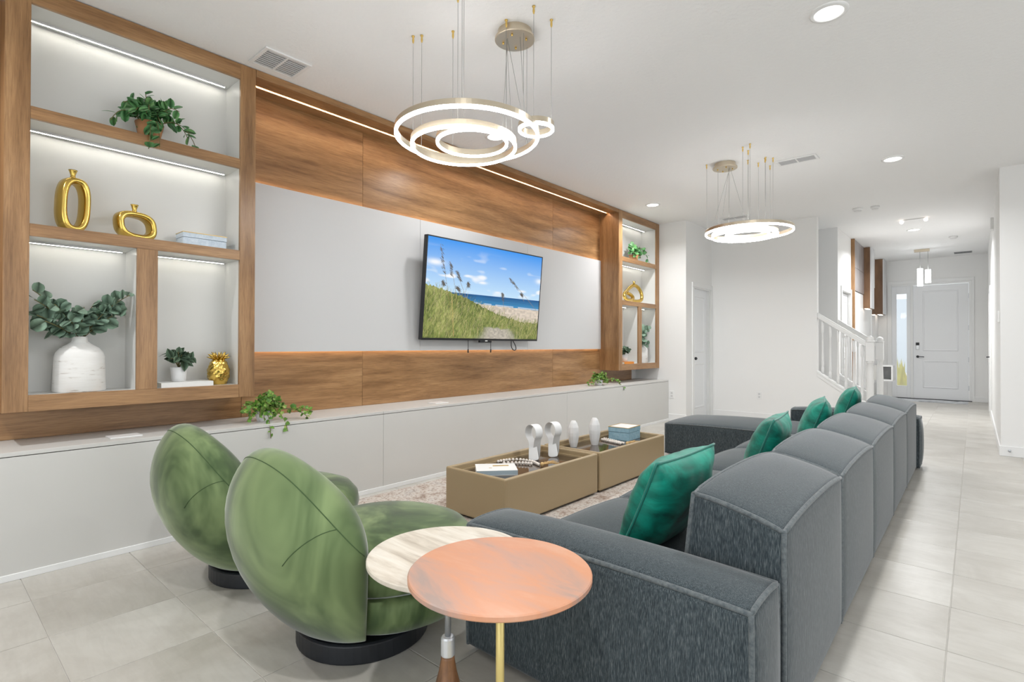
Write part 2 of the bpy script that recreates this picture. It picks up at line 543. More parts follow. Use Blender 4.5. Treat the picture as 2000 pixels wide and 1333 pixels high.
fd = panel_door('door_1', 0.90, 2.41, [(0.16, 0.74, 1.02, 2.29), (0.16, 0.74, 0.24, 0.82)])
fd.location = (-0.987, 14.165, 0)
fd['label'] = 'white two-panel front door at the end of the hall'
lever(fd, 0.075, 0.90)
bm = new_bm()
box(bm, 0.045, 0.105, -0.03, 0.0, 1.05, 1.20)
lk = obj('keypad_lock', bm, 'silver', fd, bevel=0.008)
bx('lock_cover', 0.045, 0.105, -0.036, -0.028, 1.14, 1.20, 'black', lk, bevel=0.004)
for z in (0.22, 0.80, 1.45, 2.10):
    bx('hinge', 0.892, 0.912, -0.008, 0.0, z, z+0.1, 'steel', fd)
# front door casing
tr = struct(bx('trim_1', -1.44, -1.36, 14.135, 14.15, 0, 2.46, 'white', bevel=0.003), 'white casing around the front door and sidelight')
bx('casing', -0.04, 0.0, 14.135, 14.15, 0, 2.46, 'white', tr, bevel=0.003)
bx('casing', -1.44, 0.0, 14.135, 14.15, 2.46, 2.53, 'white', tr, bevel=0.003)
bx('jamb', -0.085, -0.04, 14.15, 14.26, 0, 2.42, 'white', tr)
bx('mullion', -1.03, -0.99, 14.14, 14.26, 0, 2.42, 'white', tr)
bx('head', -1.36, -0.04, 14.15, 14.26, 2.42, 2.46, 'white', tr)
bx('threshold', -1.36, -0.04, 14.13, 14.27, 0, 0.015, 'dark', tr)
# sidelight
sl = bpy.data.objects.new('window_1', None)
COL.objects.link(sl)
struct(sl, 'narrow glazed sidelight left of the front door')
for x0, x1, z0, z1 in ((-1.36, -1.275, 0.015, 2.42), (-1.10, -1.03, 0.015, 2.42), (-1.275, -1.10, 0.015, 0.27), (-1.275, -1.10, 2.25, 2.42)):
    bx('window_frame', x0, x1, 14.165, 14.205, z0, z1, 'door', sl, bevel=0.003)
bx('pane', -1.275, -1.10, 14.18, 14.186, 0.27, 2.25, 'glass', sl)
# outside seen through it
struct(bx('ground', -6, 4, 14.3, 30, -0.15, -0.05, 'block_wall'), 'sunlit paving outside the sidelight')
tag(bx('neighbour_house', -9, 2, 29, 30, -0.05, 3.2, 'siding'), 'pale house front seen through the sidelight', 'house')
bm = new_bm()
for k in range(60):
    a = rnd.uniform(-2.2, -0.9)
    y = rnd.uniform(19, 20.4)
    h = rnd.uniform(0.25, 0.8)
    v = [bm.verts.new((a-0.06, y, -0.05)), bm.verts.new((a+0.06, y, -0.05)), bm.verts.new((a+rnd.uniform(-.15, .15), y, h))]
    bm.faces.new(v)
gr = obj('ornamental_grass', bm, 'grass')
gr['kind'] = 'stuff'
tag(gr, 'yellow ornamental grass outside the sidelight', 'grass')

# closet door in plane x=-3.19 (faces +x)
cd = panel_door('door_2', 0.60, 2.0, [(0.10, 0.50, 1.02, 1.88), (0.10, 0.50, 0.16, 0.86)])
cd.rotation_euler = (0, 0, PI/2)
cd.location = (-3.235, 7.83, 0)
cd['label'] = 'white narrow closet door beside the far shelf unit'
bm = new_bm()
sphere(bm, (0.05, -0.05, 0.93), 0.024)
obj('door_knob', bm, 'dark', cd, smooth=True)
tr2 = struct(bx('trim_2', -3.19, -3.172, 7.735, 7.80, 0, 2.0145, 'white', bevel=0.004), 'white casing of the closet door')
bx('casing', -3.19, -3.172, 8.46, 8.529, 0, 2.0145, 'white', tr2, bevel=0.004)
bx('casing', -3.19, -3.172, 7.735, 8.529, 2.015, 2.085, 'white', tr2, bevel=0.004)
for y0, y1, z0, z1 in ((7.80, 7.83, 0, 2.02), (8.43, 8.46, 0, 2.02), (7.83, 8.43, 2.0, 2.02)):
    bx('jamb', -3.31, -3.19, y0, y1, z0, z1, 'white', tr2)

# hall-left door
hd = panel_door('door_3', 0.75, 2.0, [(0.12, 0.63, 1.0, 1.88), (0.12, 0.63, 0.16, 0.84)])
hd.rotation_euler = (0, 0, PI/2)
hd.location = (-1.64, 9.85, 0)
hd['label'] = 'white hallway door behind the stair railing'
lever(hd, 0.06, 0.92)
tr3 = struct(bx('trim_3', -1.6, -1.582, 9.76, 9.83, 0, 2.0195, 'white', bevel=0.004), 'white casing of the hallway door')
bx('casing', -1.6, -1.582, 10.62, 10.69, 0, 2.0195, 'white', tr3, bevel=0.004)
bx('casing', -1.6, -1.582, 9.76, 10.69, 2.02, 2.09, 'white', tr3, bevel=0.004)
# right hall door seen at a grazing angle
rd = panel_door('door_4', 0.85, 2.03, [(0.12, 0.73, 1.0, 1.9), (0.12, 0.73, 0.16, 0.84)])
rd.rotation_euler = (0, 0, -PI/2)
rd.location = (0.196, 12.30, 0)
rd['label'] = 'white door on the right hallway wall, seen edge-on'
lever(rd, 0.78, 0.95, -1)
tr4 = struct(bx('trim_4', 0.18, 0.20, 11.36, 11.44, 0, 2.0395, 'white', bevel=0.004))
bx('casing', 0.18, 0.20, 12.31, 12.39, 0, 2.0395, 'white', tr4, bevel=0.004)
bx('casing', 0.18, 0.20, 11.36, 12.39, 2.04, 2.10, 'white', tr4, bevel=0.004)
# sliding door behind the camera
sd = bpy.data.objects.new('window_2', None)
COL.objects.link(sd)
struct(sd)
for x0, x1, z0, z1 in ((-2.0, -1.93, 0, 2.42), (0.06, 0.14, 0, 2.42), (2.13, 2.2, 0, 2.42), (-2, 2.2, 2.35, 2.42), (-2, 2.2, 0, 0.06)):
    bx('window_frame', x0, x1, -2.17, -2.1, z0, z1, 'white', sd)
kw = bpy.data.objects.new('window_3', None)
COL.objects.link(kw)
struct(kw)
for y0, y1, z0, z1 in ((0.6, 0.66, 0.75, 2.25), (2.57, 2.63, 0.75, 2.25), (4.54, 4.6, 0.75, 2.25), (0.6, 4.6, 0.75, 0.81), (0.6, 4.6, 2.19, 2.25)):
    bx('window_frame', 4.5, 4.56, y0, y1, z0, z1, 'white', kw)

# ================================================================== MEDIA WALL
XB = -3.912        # wood back plane
XF = -3.61         # shelf unit front plane
LX = -3.46         # ledge front
LZ = 0.612
# --- ledge
lg = thing('media_ledge', 'long low grey-white bench ledge along the media wall', 'ledge', (LX, 3.9, 0))
lg.location = (0, 0, 0)
Y0, Y1 = -2.0, 7.515
seams = [Y0, 2.44, 4.9, Y1]
for a, b in zip(seams, seams[1:]):
    bx('front_panel', LX-0.018, LX, a+0.001, b-0.001, 0.03, LZ-0.024, 'ledge', lg, bevel=0.0012)
    bx('top_panel', XW+0.002, LX, a+0.001, b-0.001, LZ-0.020, LZ, 'ledge', lg, bevel=0.0015)
bx('carcass', XW+0.002, LX-0.02, Y0, Y1-0.004, 0.0, LZ-0.022, 'seam', lg)
bx('plinth_strip', LX-0.01, LX+0.006, Y0, Y1, 0, 0.032, 'white', lg, bevel=0.002)
bx('end_panel', XW+0.004, LX-0.0005, Y1, Y1+0.012, 0.0, LZ, 'ledge', lg)
for y in (0.806, 3.12):
    op = tag(bx('power_flap', -3.66, -3.545, y-0.075, y+0.075, LZ, LZ+0.006, 'white', bevel=0.002), 'white flush power flap on the ledge ' + ('below the near shelf unit' if y < 1 else 'below the television'), 'power outlet', 'power flaps on the ledge')

# --- wood panelling on the wall
wp = thing('wood_wall_panelling', 'brown oak panelling above and below the grey television panel', 'wall panelling')
for a, b in ((1.52, 2.54), (2.54, 5.233), (5.233, 6.315)):
    bx('upper_panel', XW+0.003, XB, a+0.0012, b-0.0012, 2.20, CH-0.006, 'wood_h', wp, bevel=0.0012)
for a, b in ((-1.9, 1.56), (1.56, 2.545), (2.545, 5.233), (5.233, 7.225)):
    bx('lower_panel', XW+0.003, XB, a+0.0012, b-0.0012, LZ+0.001, 1.16, 'wood_h', wp, bevel=0.0012)
bx('side_panel', XW+0.003, XB, -1.9, 0.30, 1.16, CH-0.006, 'wood_v', wp)
# soffit with a sunken light channel
bx('soffit_front_board', -3.757, -3.632, 1.525, 6.312, 2.932, CH-0.004, 'wood_h', wp)
bx('soffit_rear_board', XB, -3.783, 1.525, 6.312, 2.932, CH-0.004, 'wood_h', wp)
bx('fascia', -3.632, -3.612, 1.525, 6.312, 2.925, CH-0.003, 'wood_h', wp, bevel=0.001)
ls = bx('light_strip', -3.774, -3.766, 1.535, 6.29, 2.943, 2.946, 'led_warm', wp)

# --- grey television panel, floating with light behind its edges
gp = thing('grey_backdrop', 'matte grey backing panel behind the television', 'wall panel')
GX0, GX1 = -3.893, -3.880
for a, b in ((1.53, 3.136), (3.136, 4.709), (4.709, 6.298)):
    bx('panel_board', GX0, GX1, a+0.0015, b-0.0015, 1.077, 2.296, 'grey_panel', gp, bevel=0.001)
for z0 in (1.093, 2.272):
    bx('halo_strip', GX0-0.004, GX0-0.001, 1.54, 6.28, z0, z0+0.008, 'led_halo', gp)
bx('halo_strip', GX0-0.004, GX0-0.001, 6.27, 6.278, 1.10, 2.27, 'led_halo', gp)
bx('spacer', XB+0.0005, GX0-0.0005, 1.6, 6.2, 1.16, 2.2, 'seam', gp)

# --- shelf units
def shelf_unit(y0, label):
    r = thing('wall_shelf_unit', label, 'shelf unit', group='oak shelf units flanking the television')
    y1 = y0+1.215
    zb, zt = 0.787, CH-0.006
    s = 0.097
    yi0, yi1 = y0+s, y1-s
    bx('side_panel', XB+0.001, XF-0.02, y0, y0+0.018, zb, zt, 'wood_v', r)
    bx('side_panel', XB+0.001, XF-0.02, y1-0.018, y1, zb, zt, 'wood_v', r)
    bx('bottom_panel', XB+0.001, XF-0.02, y0+0.018, y1-0.018, zb, zb+0.018, 'wood_h', r)
    bx('top_panel', XB+0.001, XF-0.02, y0+0.018, y1-0.018, zt-0.018, zt, 'wood_h', r)
    # face frame
    for a, b in ((y0, yi0), (yi1, y1)):
        bx('stile', XF-0.02, XF, a, b, zb, zt, 'wood_v', r, bevel=0.001)
    for a, b in ((zb, 0.870), (2.872, zt), (1.682, 1.745), (2.282, 2.345)):
        bx('rail', XF-0.02, XF-0.0004, yi0+0.0006, yi1-0.0006, a, b, 'wood_h', r, bevel=0.001)
    ym0, ym1 = y0+0.556, y0+0.659
    bx('divider_stile', XF-0.02, XF-0.0008, ym0, ym1, 0.8705, 1.6815, 'wood_v', r, bevel=0.001)
    # white lining
    bx('back_lining', -3.862, -3.85, yi0-0.01, yi1+0.01, 0.86, 2.9, 'liner', r)
    for a, b in ((yi0-0.016, yi0), (yi1, yi1+0.016)):
        bx('side_lining', -3.85, XF-0.0202, a, b, 0.86, 2.89, 'liner', r)
    for a, b in ((0.855, 0.870), (2.872, 2.887)):
        bx('lining_board', -3.85, XF-0.0202, yi0, yi1, a, b, 'liner', r)
    for a, b in ((1.682, 1.745), (2.282, 2.345)):
        bx('shelf', -3.85, XF-0.0202, yi0, yi1, a, b, 'liner', r)
    bx('divider', -3.85, XF-0.0202, ym0, ym1, 0.870, 1.682, 'liner', r)
    # light strips under each shelf, in slim channels
    for a, b, z in ((yi0+0.01, yi1-0.03, 2.872), (yi0+0.01, yi1-0.03, 2.282), (yi0+0.01, ym0-0.03, 1.682), (ym1+0.01, yi1-0.03, 1.682)):
        c = bx('light_channel', -3.822, -3.786, a, b, z-0.010, z-0.0003, 'grille', r)
        bx('light_strip', -3.7985, -3.794, a, b, z-0.0114, z-0.0101, 'led', c)
    return r
shelf_unit(0.307, 'oak framed lit shelf unit nearest the camera, left of the television')
shelf_unit(6.313, 'oak framed lit shelf unit at the far end, right of the television')

# --- television
def screen_picture(W=400, H=226):
    """beach photograph shown on the screen, painted as an array"""
    rs = np.random.RandomState(3)
    img = np.zeros((H, W, 3))
    yy, xx = np.mgrid[0:H, 0:W]
    u, v = xx/W, yy/H                       # v: 0 top
    def S(c):
        c = np.array(c)/255.0
        return np.where(c <= 0.04045, c/12.92, ((c+0.055)/1.055)**2.4)
    def vnoise(n, sd, m=None):
        r_ = np.random.RandomState(sd)
        gx, gy = n
        gr_ = r_.rand(gy+2, gx+2)
        X_, Y_ = u*gx, v*gy
        i, j = X_.astype(int), Y_.astype(int)
        fx, fy = X_-i, Y_-j
        fx, fy = fx*fx*(3-2*fx), fy*fy*(3-2*fy)
        return (gr_[j, i]*(1-fx)+gr_[j, i+1]*fx)*(1-fy)+(gr_[j+1, i]*(1-fx)+gr_[j+1, i+1]*fx)*fy
    t = np.clip(v/0.52, 0, 1)[..., None]
    img[:] = S((58, 150, 240))*(1-t)+S((196, 228, 252))*t
    cl = np.clip((vnoise((7, 14), 11)*0.6+vnoise((16, 30), 12)*0.4-0.62)*5, 0, 1)*np.clip((v-0.05)/0.3, 0, 1)*np.clip((0.55-v)/0.1, 0, 1)
    cl = np.maximum(cl, np.exp(-(((u-0.06)/0.06)**2+((v-0.24)/0.03)**2)))
    cl = np.maximum(cl, np.exp(-(((u-0.44)/0.035)**2+((v-0.39)/0.015)**2)))
    cl = np.maximum(cl, 0.9*np.exp(-(((u-0.58)/0.03)**2+((v-0.48)/0.012)**2)))
    cl = np.maximum(cl, 0.9*np.exp(-(((u-0.99)/0.04)**2+((v-0.29)/0.03)**2)))
    img = img*(1-cl[..., None])+S((250, 252, 255))*cl[..., None]
    sea = (v > 0.525) & (v < 0.63+0.03*u)
    st = np.clip((v-0.525)/0.10, 0, 1)[..., None]
    seac = S((22, 84, 140))*(1-st)+S((62, 140, 190))*st
    seac = seac*(0.85+0.3*vnoise((12, 120), 5)[..., None])
    img = np.where(sea[..., None], seac, img)
    surf = np.exp(-((v-(0.60+0.035*u))/0.006)**2)*(vnoise((20, 4), 8) > 0.4)
    img = img*(1-0.7*surf[..., None])+S((240, 245, 248))*0.7*surf[..., None]
    sand = v > 0.605+0.04*u
    sc = S((214, 200, 184))*(0.8+0.4*vnoise((60, 60), 6)[..., None])
    img = np.where(sand[..., None], sc, img)
    # dune outline
    hill = np.interp(u, [0, .1, .25, .36, .5, .62, .72, .85, 1.0], [.465, .495, .545, .595, .68, .735, .76, .80, .80])
    hill = hill+0.02*(vnoise((90, 2), 21)-0.5)
    dune = v > hill
    gc = S((128, 140, 74))*(0.55+0.75*vnoise((70, 40), 31)[..., None])
    patch = vnoise((9, 8), 44)[..., None]
    gc = gc*(0.75+0.4*patch)+S((170, 150, 110))*0.25*np.clip(patch-0.55, 0, 1)*4
    img = np.where(dune[..., None], gc, img)
    path = np.exp(-(((u-0.60-0.10*(v-0.9))/(0.10+0.55*(v-0.85).clip(0)))**2)**2)*np.clip((v-0.855-0.03*vnoise((30, 2), 3))/0.02, 0, 1)
    img = img*(1-path[..., None])+S((186, 178, 164))*(0.75+0.5*vnoise((80, 60), 51)[..., None])*path[..., None]
    def line(x0, y0, x1, y1, c, a=0.8, bend=0.0, wd=0.7):
        n = int(max(abs(x1-x0)*W, abs(y1-y0)*H)*2)+2
        s = np.linspace(0, 1, n)
        X_ = (x0+(x1-x0)*s+bend*s*s)*W
        Y_ = (y0+(y1-y0)*s)*H
        for dx in np.arange(-wd, wd+0.01, 0.7):
            i = np.clip((X_+dx).astype(int), 0, W-1)
            j = np.clip(Y_.astype(int), 0, H-1)
            img[j, i] = img[j, i]*(1-a)+np.array(c)*a
    cols = [S(c) for c in ((92, 112, 50), (150, 158, 84), (186, 178, 112), (70, 88, 40), (120, 134, 62), (198, 186, 136))]
    for k in range(2600):
        x0 = rs.rand()
        hy = np.interp(x0, [0, .1, .25, .36, .5, .62, .72, .85, 1.0], [.465, .495, .545, .595, .68, .735, .76, .80, .80])
        y0 = hy+0.02+rs.rand()*(1.0-hy)
        y0 = min(y0, 0.995)
        if path[int(y0*(H-1)), int(x0*(W-1))] > 0.5:
            continue
        ln = 0.03+0.06*rs.rand()
        line(x0, y0, x0+rs.uniform(-.015, .02), y0-ln, cols[rs.randint(6)], 0.55, rs.uniform(-.01, .02), 0)
    stalk = S((150, 130, 84))
    head = S((92, 84, 74))
    for x0, y0, x1, y1, bd in ((.23, .98, .11, .06, -.02), (.24, .66, .20, .22, -.03), (.33, .62, .22, .30, 0), (.97, .64, .70, .30, -.02), (.30, .6, .24, .46, -.01), (.66, .72, .62, .48, 0), (.12, .55, .10, .42, .02), (.30, .56, .31, .40, .01), (.84, .55, .80, .46, 0)):
        line(x0, y0, x1, y1, stalk, 0.75, bd, 0)
        ex, ey = x1+bd, y1
        for k in range(60):
            q = rs.rand()
            hx = ex+(x0-x1)*0.30*q+rs.normal(0, 0.006)
            hy = ey+(y0-y1)*0.30*q+rs.normal(0, 0.008)
            line(hx, hy, hx+0.012, hy+0.012, head, 0.6, 0, 0)
    line(.23, .98, .20, .5, S((214, 176, 112)), 0.8, -.01, 0)
    return img

def television():
    w_, h_ = 1.66, 0.955
    r = thing('television', 'large wall-mounted television showing a dune beach', 'television', (-3.73, 3.90, 1.651))
    r.rotation_euler = Euler((0, 0, -0.0125))
    tilt = 0.0874
    mt = Matrix.Rotation(tilt, 4, 'Y')
    def loc_obj(o):
        o.matrix_local = mt
        return o
    loc_obj(bx('housing', -0.045, -0.004, -w_/2, w_/2, -h_/2, h_/2, 'black', r, bevel=0.004))
    bm = new_bm()
    for y0, y1, z0, z1 in ((-w_/2, -w_/2+.011, -h_/2, h_/2), (w_/2-.011, w_/2, -h_/2, h_/2), (-w_/2+.011, w_/2-.011, h_/2-.011, h_/2), (-w_/2+.011, w_/2-.011, -h_/2, -h_/2+.02)):
        box(bm, -0.004, 0.003, y0, y1, z0, z1)
    loc_obj(obj('bezel', bm, 'black', r))
    # screen
    W, H = 400, 226
    img = screen_picture(W, H)
    sy0, sy1, sz0, sz1 = -w_/2+.011, w_/2-.011, -h_/2+.02, h_/2-.011
    ys = np.linspace(sy0, sy1, W+1)
    zs = np.linspace(sz1, sz0, H+1)
    Yg, Zg = np.meshgrid(ys, zs)
    verts = np.stack([np.full(Yg.size, 0.0005), Yg.ravel(), Zg.ravel()], 1)
    i = np.arange(H)[:, None]*(W+1)+np.arange(W)[None, :]
    quads = np.stack([i, i+W+1, i+W+2, i+1], -1).reshape(-1, 4)
    me = bpy.data.meshes.new('screen')
    me.from_pydata(verts.tolist(), [], quads.tolist())
    ca = me.color_attributes.new('picture', 'FLOAT_COLOR', 'CORNER')
    c = np.concatenate([img.reshape(-1, 3), np.ones((W*H, 1))], 1).clip(0, 1)
    ca.data.foreach_set('color', np.repeat(c, 4, axis=0).astype(np.float32).ravel())
    smt = bpy.data.materials.new('screen_picture')
    smt.use_nodes = True
    N, L = nodes_of(smt)
    b = N['Principled BSDF']
    at = N.new('ShaderNodeVertexColor')
    at.layer_name = 'picture'
    b.inputs['Base Color'].default_value = (0.01, 0.01, 0.01, 1)
    b.inputs['Roughness'].default_value = 0.35
    b.inputs['Specular IOR Level'].default_value = 0.15
    L.new(at.outputs['Color'], b.inputs['Emission Color'])
    b.inputs['Emission Strength'].default_value = 1.12
    me.materials.append(smt)
    so = bpy.data.objects.new('screen', me)
    COL.objects.link(so)
    so.parent = r
    loc_obj(so)
    so['label'] = 'bright screen picture of sea oats, dune grass and blue sea'
    loc_obj(bx('logo_bar', -0.02, 0.005, -0.085, 0.085, -h_/2-0.022, -h_/2, 'black', r, bevel=0.003))
    loc_obj(bx('logo', 0.005, 0.006, -0.012, 0.022, -h_/2-0.008, -h_/2+0.002, 'cover', r))
    bx('wall_bracket', -0.146, -0.05, -0.25, 0.25, -0.2, 0.2, 'black', r)
    for y in (-0.19, 0.135):
        c_ = ctube('pull_cord', [(-0.10, y, -0.3), (-0.10, y, -0.575)], 0.003, 'black', r, 6)
        ctube('cord_end', [(-0.10, y, -0.565), (-0.10, y, -0.60)], 0.007, 'black', c_, 8)
    pts = []
    for k in range(15):
        a = k/14
        pts.append((-0.08, 0.44+0.035*math.sin(a*PI*2)+0.05*math.sin(a*PI), -0.45-0.13*math.sin(a*PI)))
    ctube('cable_loop', pts, 0.005, 'black', r, 6)
television()

# ================================================================== PLANT HELPERS
def leaf_mesh(name, ln, wd, material, round_=False, fold=0.12):
    """leaf lying along +x from the origin, normal +z"""
    bm = new_bm()
    n = 6
    L_, R_, C_ = [], [], []
    for k in range(n+1):
        t = k/n
        if round_:
            h = wd/2*math.sqrt(max(0.0, 1-(2*t-1)**2))
        else:
            h = wd/2*math.sin(PI*min(1, t**0.75))
        z = -0.25*ln*t*t
        C_.append(bm.verts.new((ln*t, 0, z)))
        if 0 < k < n:
            L_.append(bm.verts.new((ln*t, h, z+fold*h)))
            R_.append(bm.verts.new((ln*t, -h, z+fold*h)))
    for S_ in (L_, R_):
        bm.faces.new((C_[0], C_[1], S_[0]))
        for k in range(n-2):
            bm.faces.new((C_[k+1], C_[k+2], S_[k+1], S_[k]))
        bm.faces.new((C_[n-1], C_[n], S_[n-2]))
    me = bpy.data.meshes.new(name)
    bm.to_mesh(me)
    bm.free()
    for p in me.polygons:
        p.use_smooth = True
    me.materials.append(M[material])
    return me

def leaf_matrix(p, d, up, s, rng):
    d = d.normalized()
    n = (up-d*up.dot(d))
    if n.length < 1e-3:
        n = Vector((1, 0, 0))-d*d.x
    n.normalize()
    y = n.cross(d)
    mm = Matrix((d, y, n)).transposed().to_4x4()
    mm = Matrix.Translation(p) @ mm @ Matrix.Diagonal((s, s, s, 1))
    return mm

def bez(p0, p1, p2, n):
    return [((1-t)**2)*p0+2*t*(1-t)*p1+t*t*p2 for t in [k/n for k in range(n+1)]]

def put_leaves(root, me, stems, per, rng, smin, smax, joined=None, up=Vector((1, 0.1, 0.6)), spread=0.9, start=0.15, stem_r=0.0022, alt=True, wall=None, ylim=None):
    """stems: lists of points (local).  joined=name -> one mesh of kind stuff, else each leaf its own object"""
    sb = new_bm()
    for s in stems:
        tube(sb, s, stem_r, 5)
    obj('stems', sb, 'stem', root, smooth=True)
    mats = []
    for s in stems:
        n = len(s)
        for k in range(per):
            t = start+(1-start)*(k+rng.random()*0.6)/per
            f = t*(n-1)
            i = min(int(f), n-2)
            p = s[i].lerp(s[i+1], f-i)
            tg = (s[i+1]-s[i]).normalized()
            rv = Vector((rng.gauss(0, 1), rng.gauss(0, 1), rng.gauss(0, 1)))
            side = (rv-tg*rv.dot(tg)).normalized()
            d = (tg*0.45+side*spread)
            if wall is not None and (p+d.normalized()*0.05).x < wall:
                d.x = abs(d.x)
            if ylim and not (ylim[0] < (p+d.normalized()*0.06).y < ylim[1] and ylim[0]+0.02 < p.y < ylim[1]-0.02):
                continue
            u = (up+Vector((rng.gauss(0, .45), rng.gauss(0, .45), rng.gauss(0, .45)))).normalized()
            mats.append(leaf_matrix(p, d, u, rng.uniform(smin, smax), rng))
    if joined:
        bm = new_bm()
        for mm in mats:
            nb = len(bm.verts)
            vs = [bm.verts.new(mm @ v.co) for v in me.vertices]
            for p in me.polygons:
                bm.faces.new([vs[i] for i in p.vertices])
        mt_ = me.materials[0]
        o = obj(joined, bm, mt_, root, smooth=True)
        o['kind'] = 'stuff'
    else:
        for mm in mats:
            o = bpy.data.objects.new('leaf', me)
            COL.objects.link(o)
            o.parent = root
            o.matrix_local = mm

def pot(root, r0, r1, h, material, rim=0.006, seg=28, z0=0.0):
    bm = new_bm()
    lathe(bm, [(r0*0.9, z0), (r0, z0+0.004), (r1, z0+h), (r1-rim, z0+h), (r1-rim*1.2, z0+h-0.012), (0.001, z0+h-0.014)], seg)
    o = obj('pot', bm, material, root, smooth=True)
    bm = new_bm()
    lathe(bm, [(0.001, z0+h-0.0135), (r1-rim*1.25, z0+h-0.0115), (0.0015, z0+h-0.010)], 20, cap=False)
    obj('soil', bm, 'soil', root)
    return o

V = Vector

# ================================================================== SHELF CONTENTS (near unit)
S1, S2, S3 = 2.345, 1.745, 0.870
rng = random.Random(21)
LM_ovate = leaf_mesh('leaf_ovate', 0.056, 0.038, 'leaf', True, 0.10)
pl = thing('trailing_plant', 'trailing green leafy plant in a terracotta pot on the near unit top shelf', 'plant', (-3.715, 0.945, S1))
pot(pl, 0.052, 0.074, 0.105, 'terra')
stems = []
for k in range(27):
    a = rng.uniform(-PI, PI)
    rad = rng.uniform(0.07, 0.17)
    e = V((rng.uniform(-0.03, 0.12), math.sin(a)*rad, 0.16+0.09*math.cos(a)*rng.random()+rng.uniform(-0.05, 0.06)))
    stems.append(bez(V((0, rng.uniform(-.04, .04), 0.09)), V((e.x*0.4, e.y*0.5, 0.21+rng.uniform(0, .05))), e, 7))
stems.append(bez(V((0.02, 0.03, 0.09)), V((0.05, 0.16, 0.22)), V((0.06, 0.235, 0.005)), 9))
stems.append(bez(V((0.02, 0.03, 0.09)), V((0.05, 0.13, 0.20)), V((0.05, 0.19, 0.06)), 9))
stems.append(bez(V((0.03, -0.02, 0.09)), V((0.15, -0.02, 0.14)), V((0.125, -0.035, -0.085)), 8))
stems.append(bez(V((0.03, 0.0, 0.09)), V((0.15, 0.01, 0.14)), V((0.125, 0.02, -0.06)), 8))
stems.append(bez(V((0.01, -0.03, 0.09)), V((0.05, -0.14, 0.20)), V((0.05, -0.20, 0.05)), 8))
put_leaves(pl, LM_ovate, stems, 6, rng, 0.8, 1.3, up=V((1, -0.2, 0.7)), wall=-0.10, start=0.25)

def ring_vase(name, label, loc, ry, rz_, thick, depth, neck_y, rz, lean=0.0):
    """cast gold vase: an upright squared ring with a small flared mouth on top; ring in local y/z, width along x"""
    r = thing(name, label, 'vase', loc, rz)
    bm = new_bm()
    n = 40
    out, inn = [], []
    def sq(t, a, b, p):
        c, s = math.cos(t), math.sin(t)
        return (a*math.copysign(abs(c)**(2/p), c), b*math.copysign(abs(s)**(2/p), s))
    zc = rz_
    loops = []
    m_ = 12
    for k in range(n):
        t = 2*PI*k/n
        oy, oz = sq(t, ry, rz_, 2.9)
        iy, iz = sq(t, ry-thick, rz_-thick, 2.5)
        oy += lean*oz
        iy += lean*iz
        cy, cz = (oy+iy)/2, (oz+iz)/2
        hy, hz = (oy-iy)/2, (oz-iz)/2
        hl = math.hypot(hy, hz)
        ring = []
        for q in range(m_):
            a = 2*PI*q/m_
            e = sq(a, 1, 1, 3.0)
            ring.append(bm.verts.new((e[1]*depth/2, cy+hy*e[0], zc+cz+hz*e[0])))
        loops.append(ring)
    for k in range(n):
        A, B = loops[k], loops[(k+1) % n]
        for q in range(m_):
            bm.faces.new((A[q], A[(q+1) % m_], B[(q+1) % m_], B[q]))
    obj('ring_body', bm, 'gold', r, smooth=True)
    bm = new_bm()
    zt = 2*rz_-thick*0.45
    lathe(bm, [(0.016, zt), (0.012, zt+0.022), (0.011, zt+0.03), (0.018, zt+0.052), (0.021, zt+0.058), (0.016, zt+0.056), (0.008, zt+0.035)], 16, c=(0, neck_y))
    obj('mouth', bm, 'gold', r, smooth=True)
    return r
ring_vase('ring_vase', 'tall gold ring vase with flared mouth on the near unit middle shelf', (-3.725, 0.592, S2), 0.074, 0.149, 0.034, 0.085, 0.0, 0.34, 0.04)
ring_vase('ring_vase', 'wide gold ring vase left of the pale blue box on the near unit', (-3.725, 0.880, S2), 0.106, 0.082, 0.034, 0.085, -0.005, 0.26, -0.10)

def trinket_box(label, loc, sx, sy, h, body, rz, trim='cover_print'):
    r = thing('trinket_box', label, 'box', loc, rz)
    bx('body', -sx/2, sx/2, -sy/2, sy/2, 0, h*0.60, body, r, bevel=0.002)
    bx('lid', -sx/2-0.002, sx/2+0.002, -sy/2-0.002, sy/2+0.002, h*0.615, h-0.004, body, r, bevel=0.002)
    bx('lid_inlay', -sx/2+0.008, sx/2-0.008, -sy/2+0.008, sy/2-0.008, h-0.004, h-0.0015, 'cover', r)
    bm = new_bm()
    a, b = sx/2+0.003, sy/2+0.003
    for x0, x1, y0, y1 in ((-a, a, -b, -b+.009), (-a, a, b-.009, b), (-a, -a+.009, -b+.009, b-.009), (a-.009, a, -b+.009, b-.009)):
        box(bm, x0, x1, y0, y1, h-0.004, h)
    obj('lid_trim', bm, trim, r)
    return r
trinket_box('pale blue lidded box with gold trim on the near unit middle shelf', (-3.735, 1.24, S2), 0.13, 0.25, 0.085, 'pale_blue', 0.0)

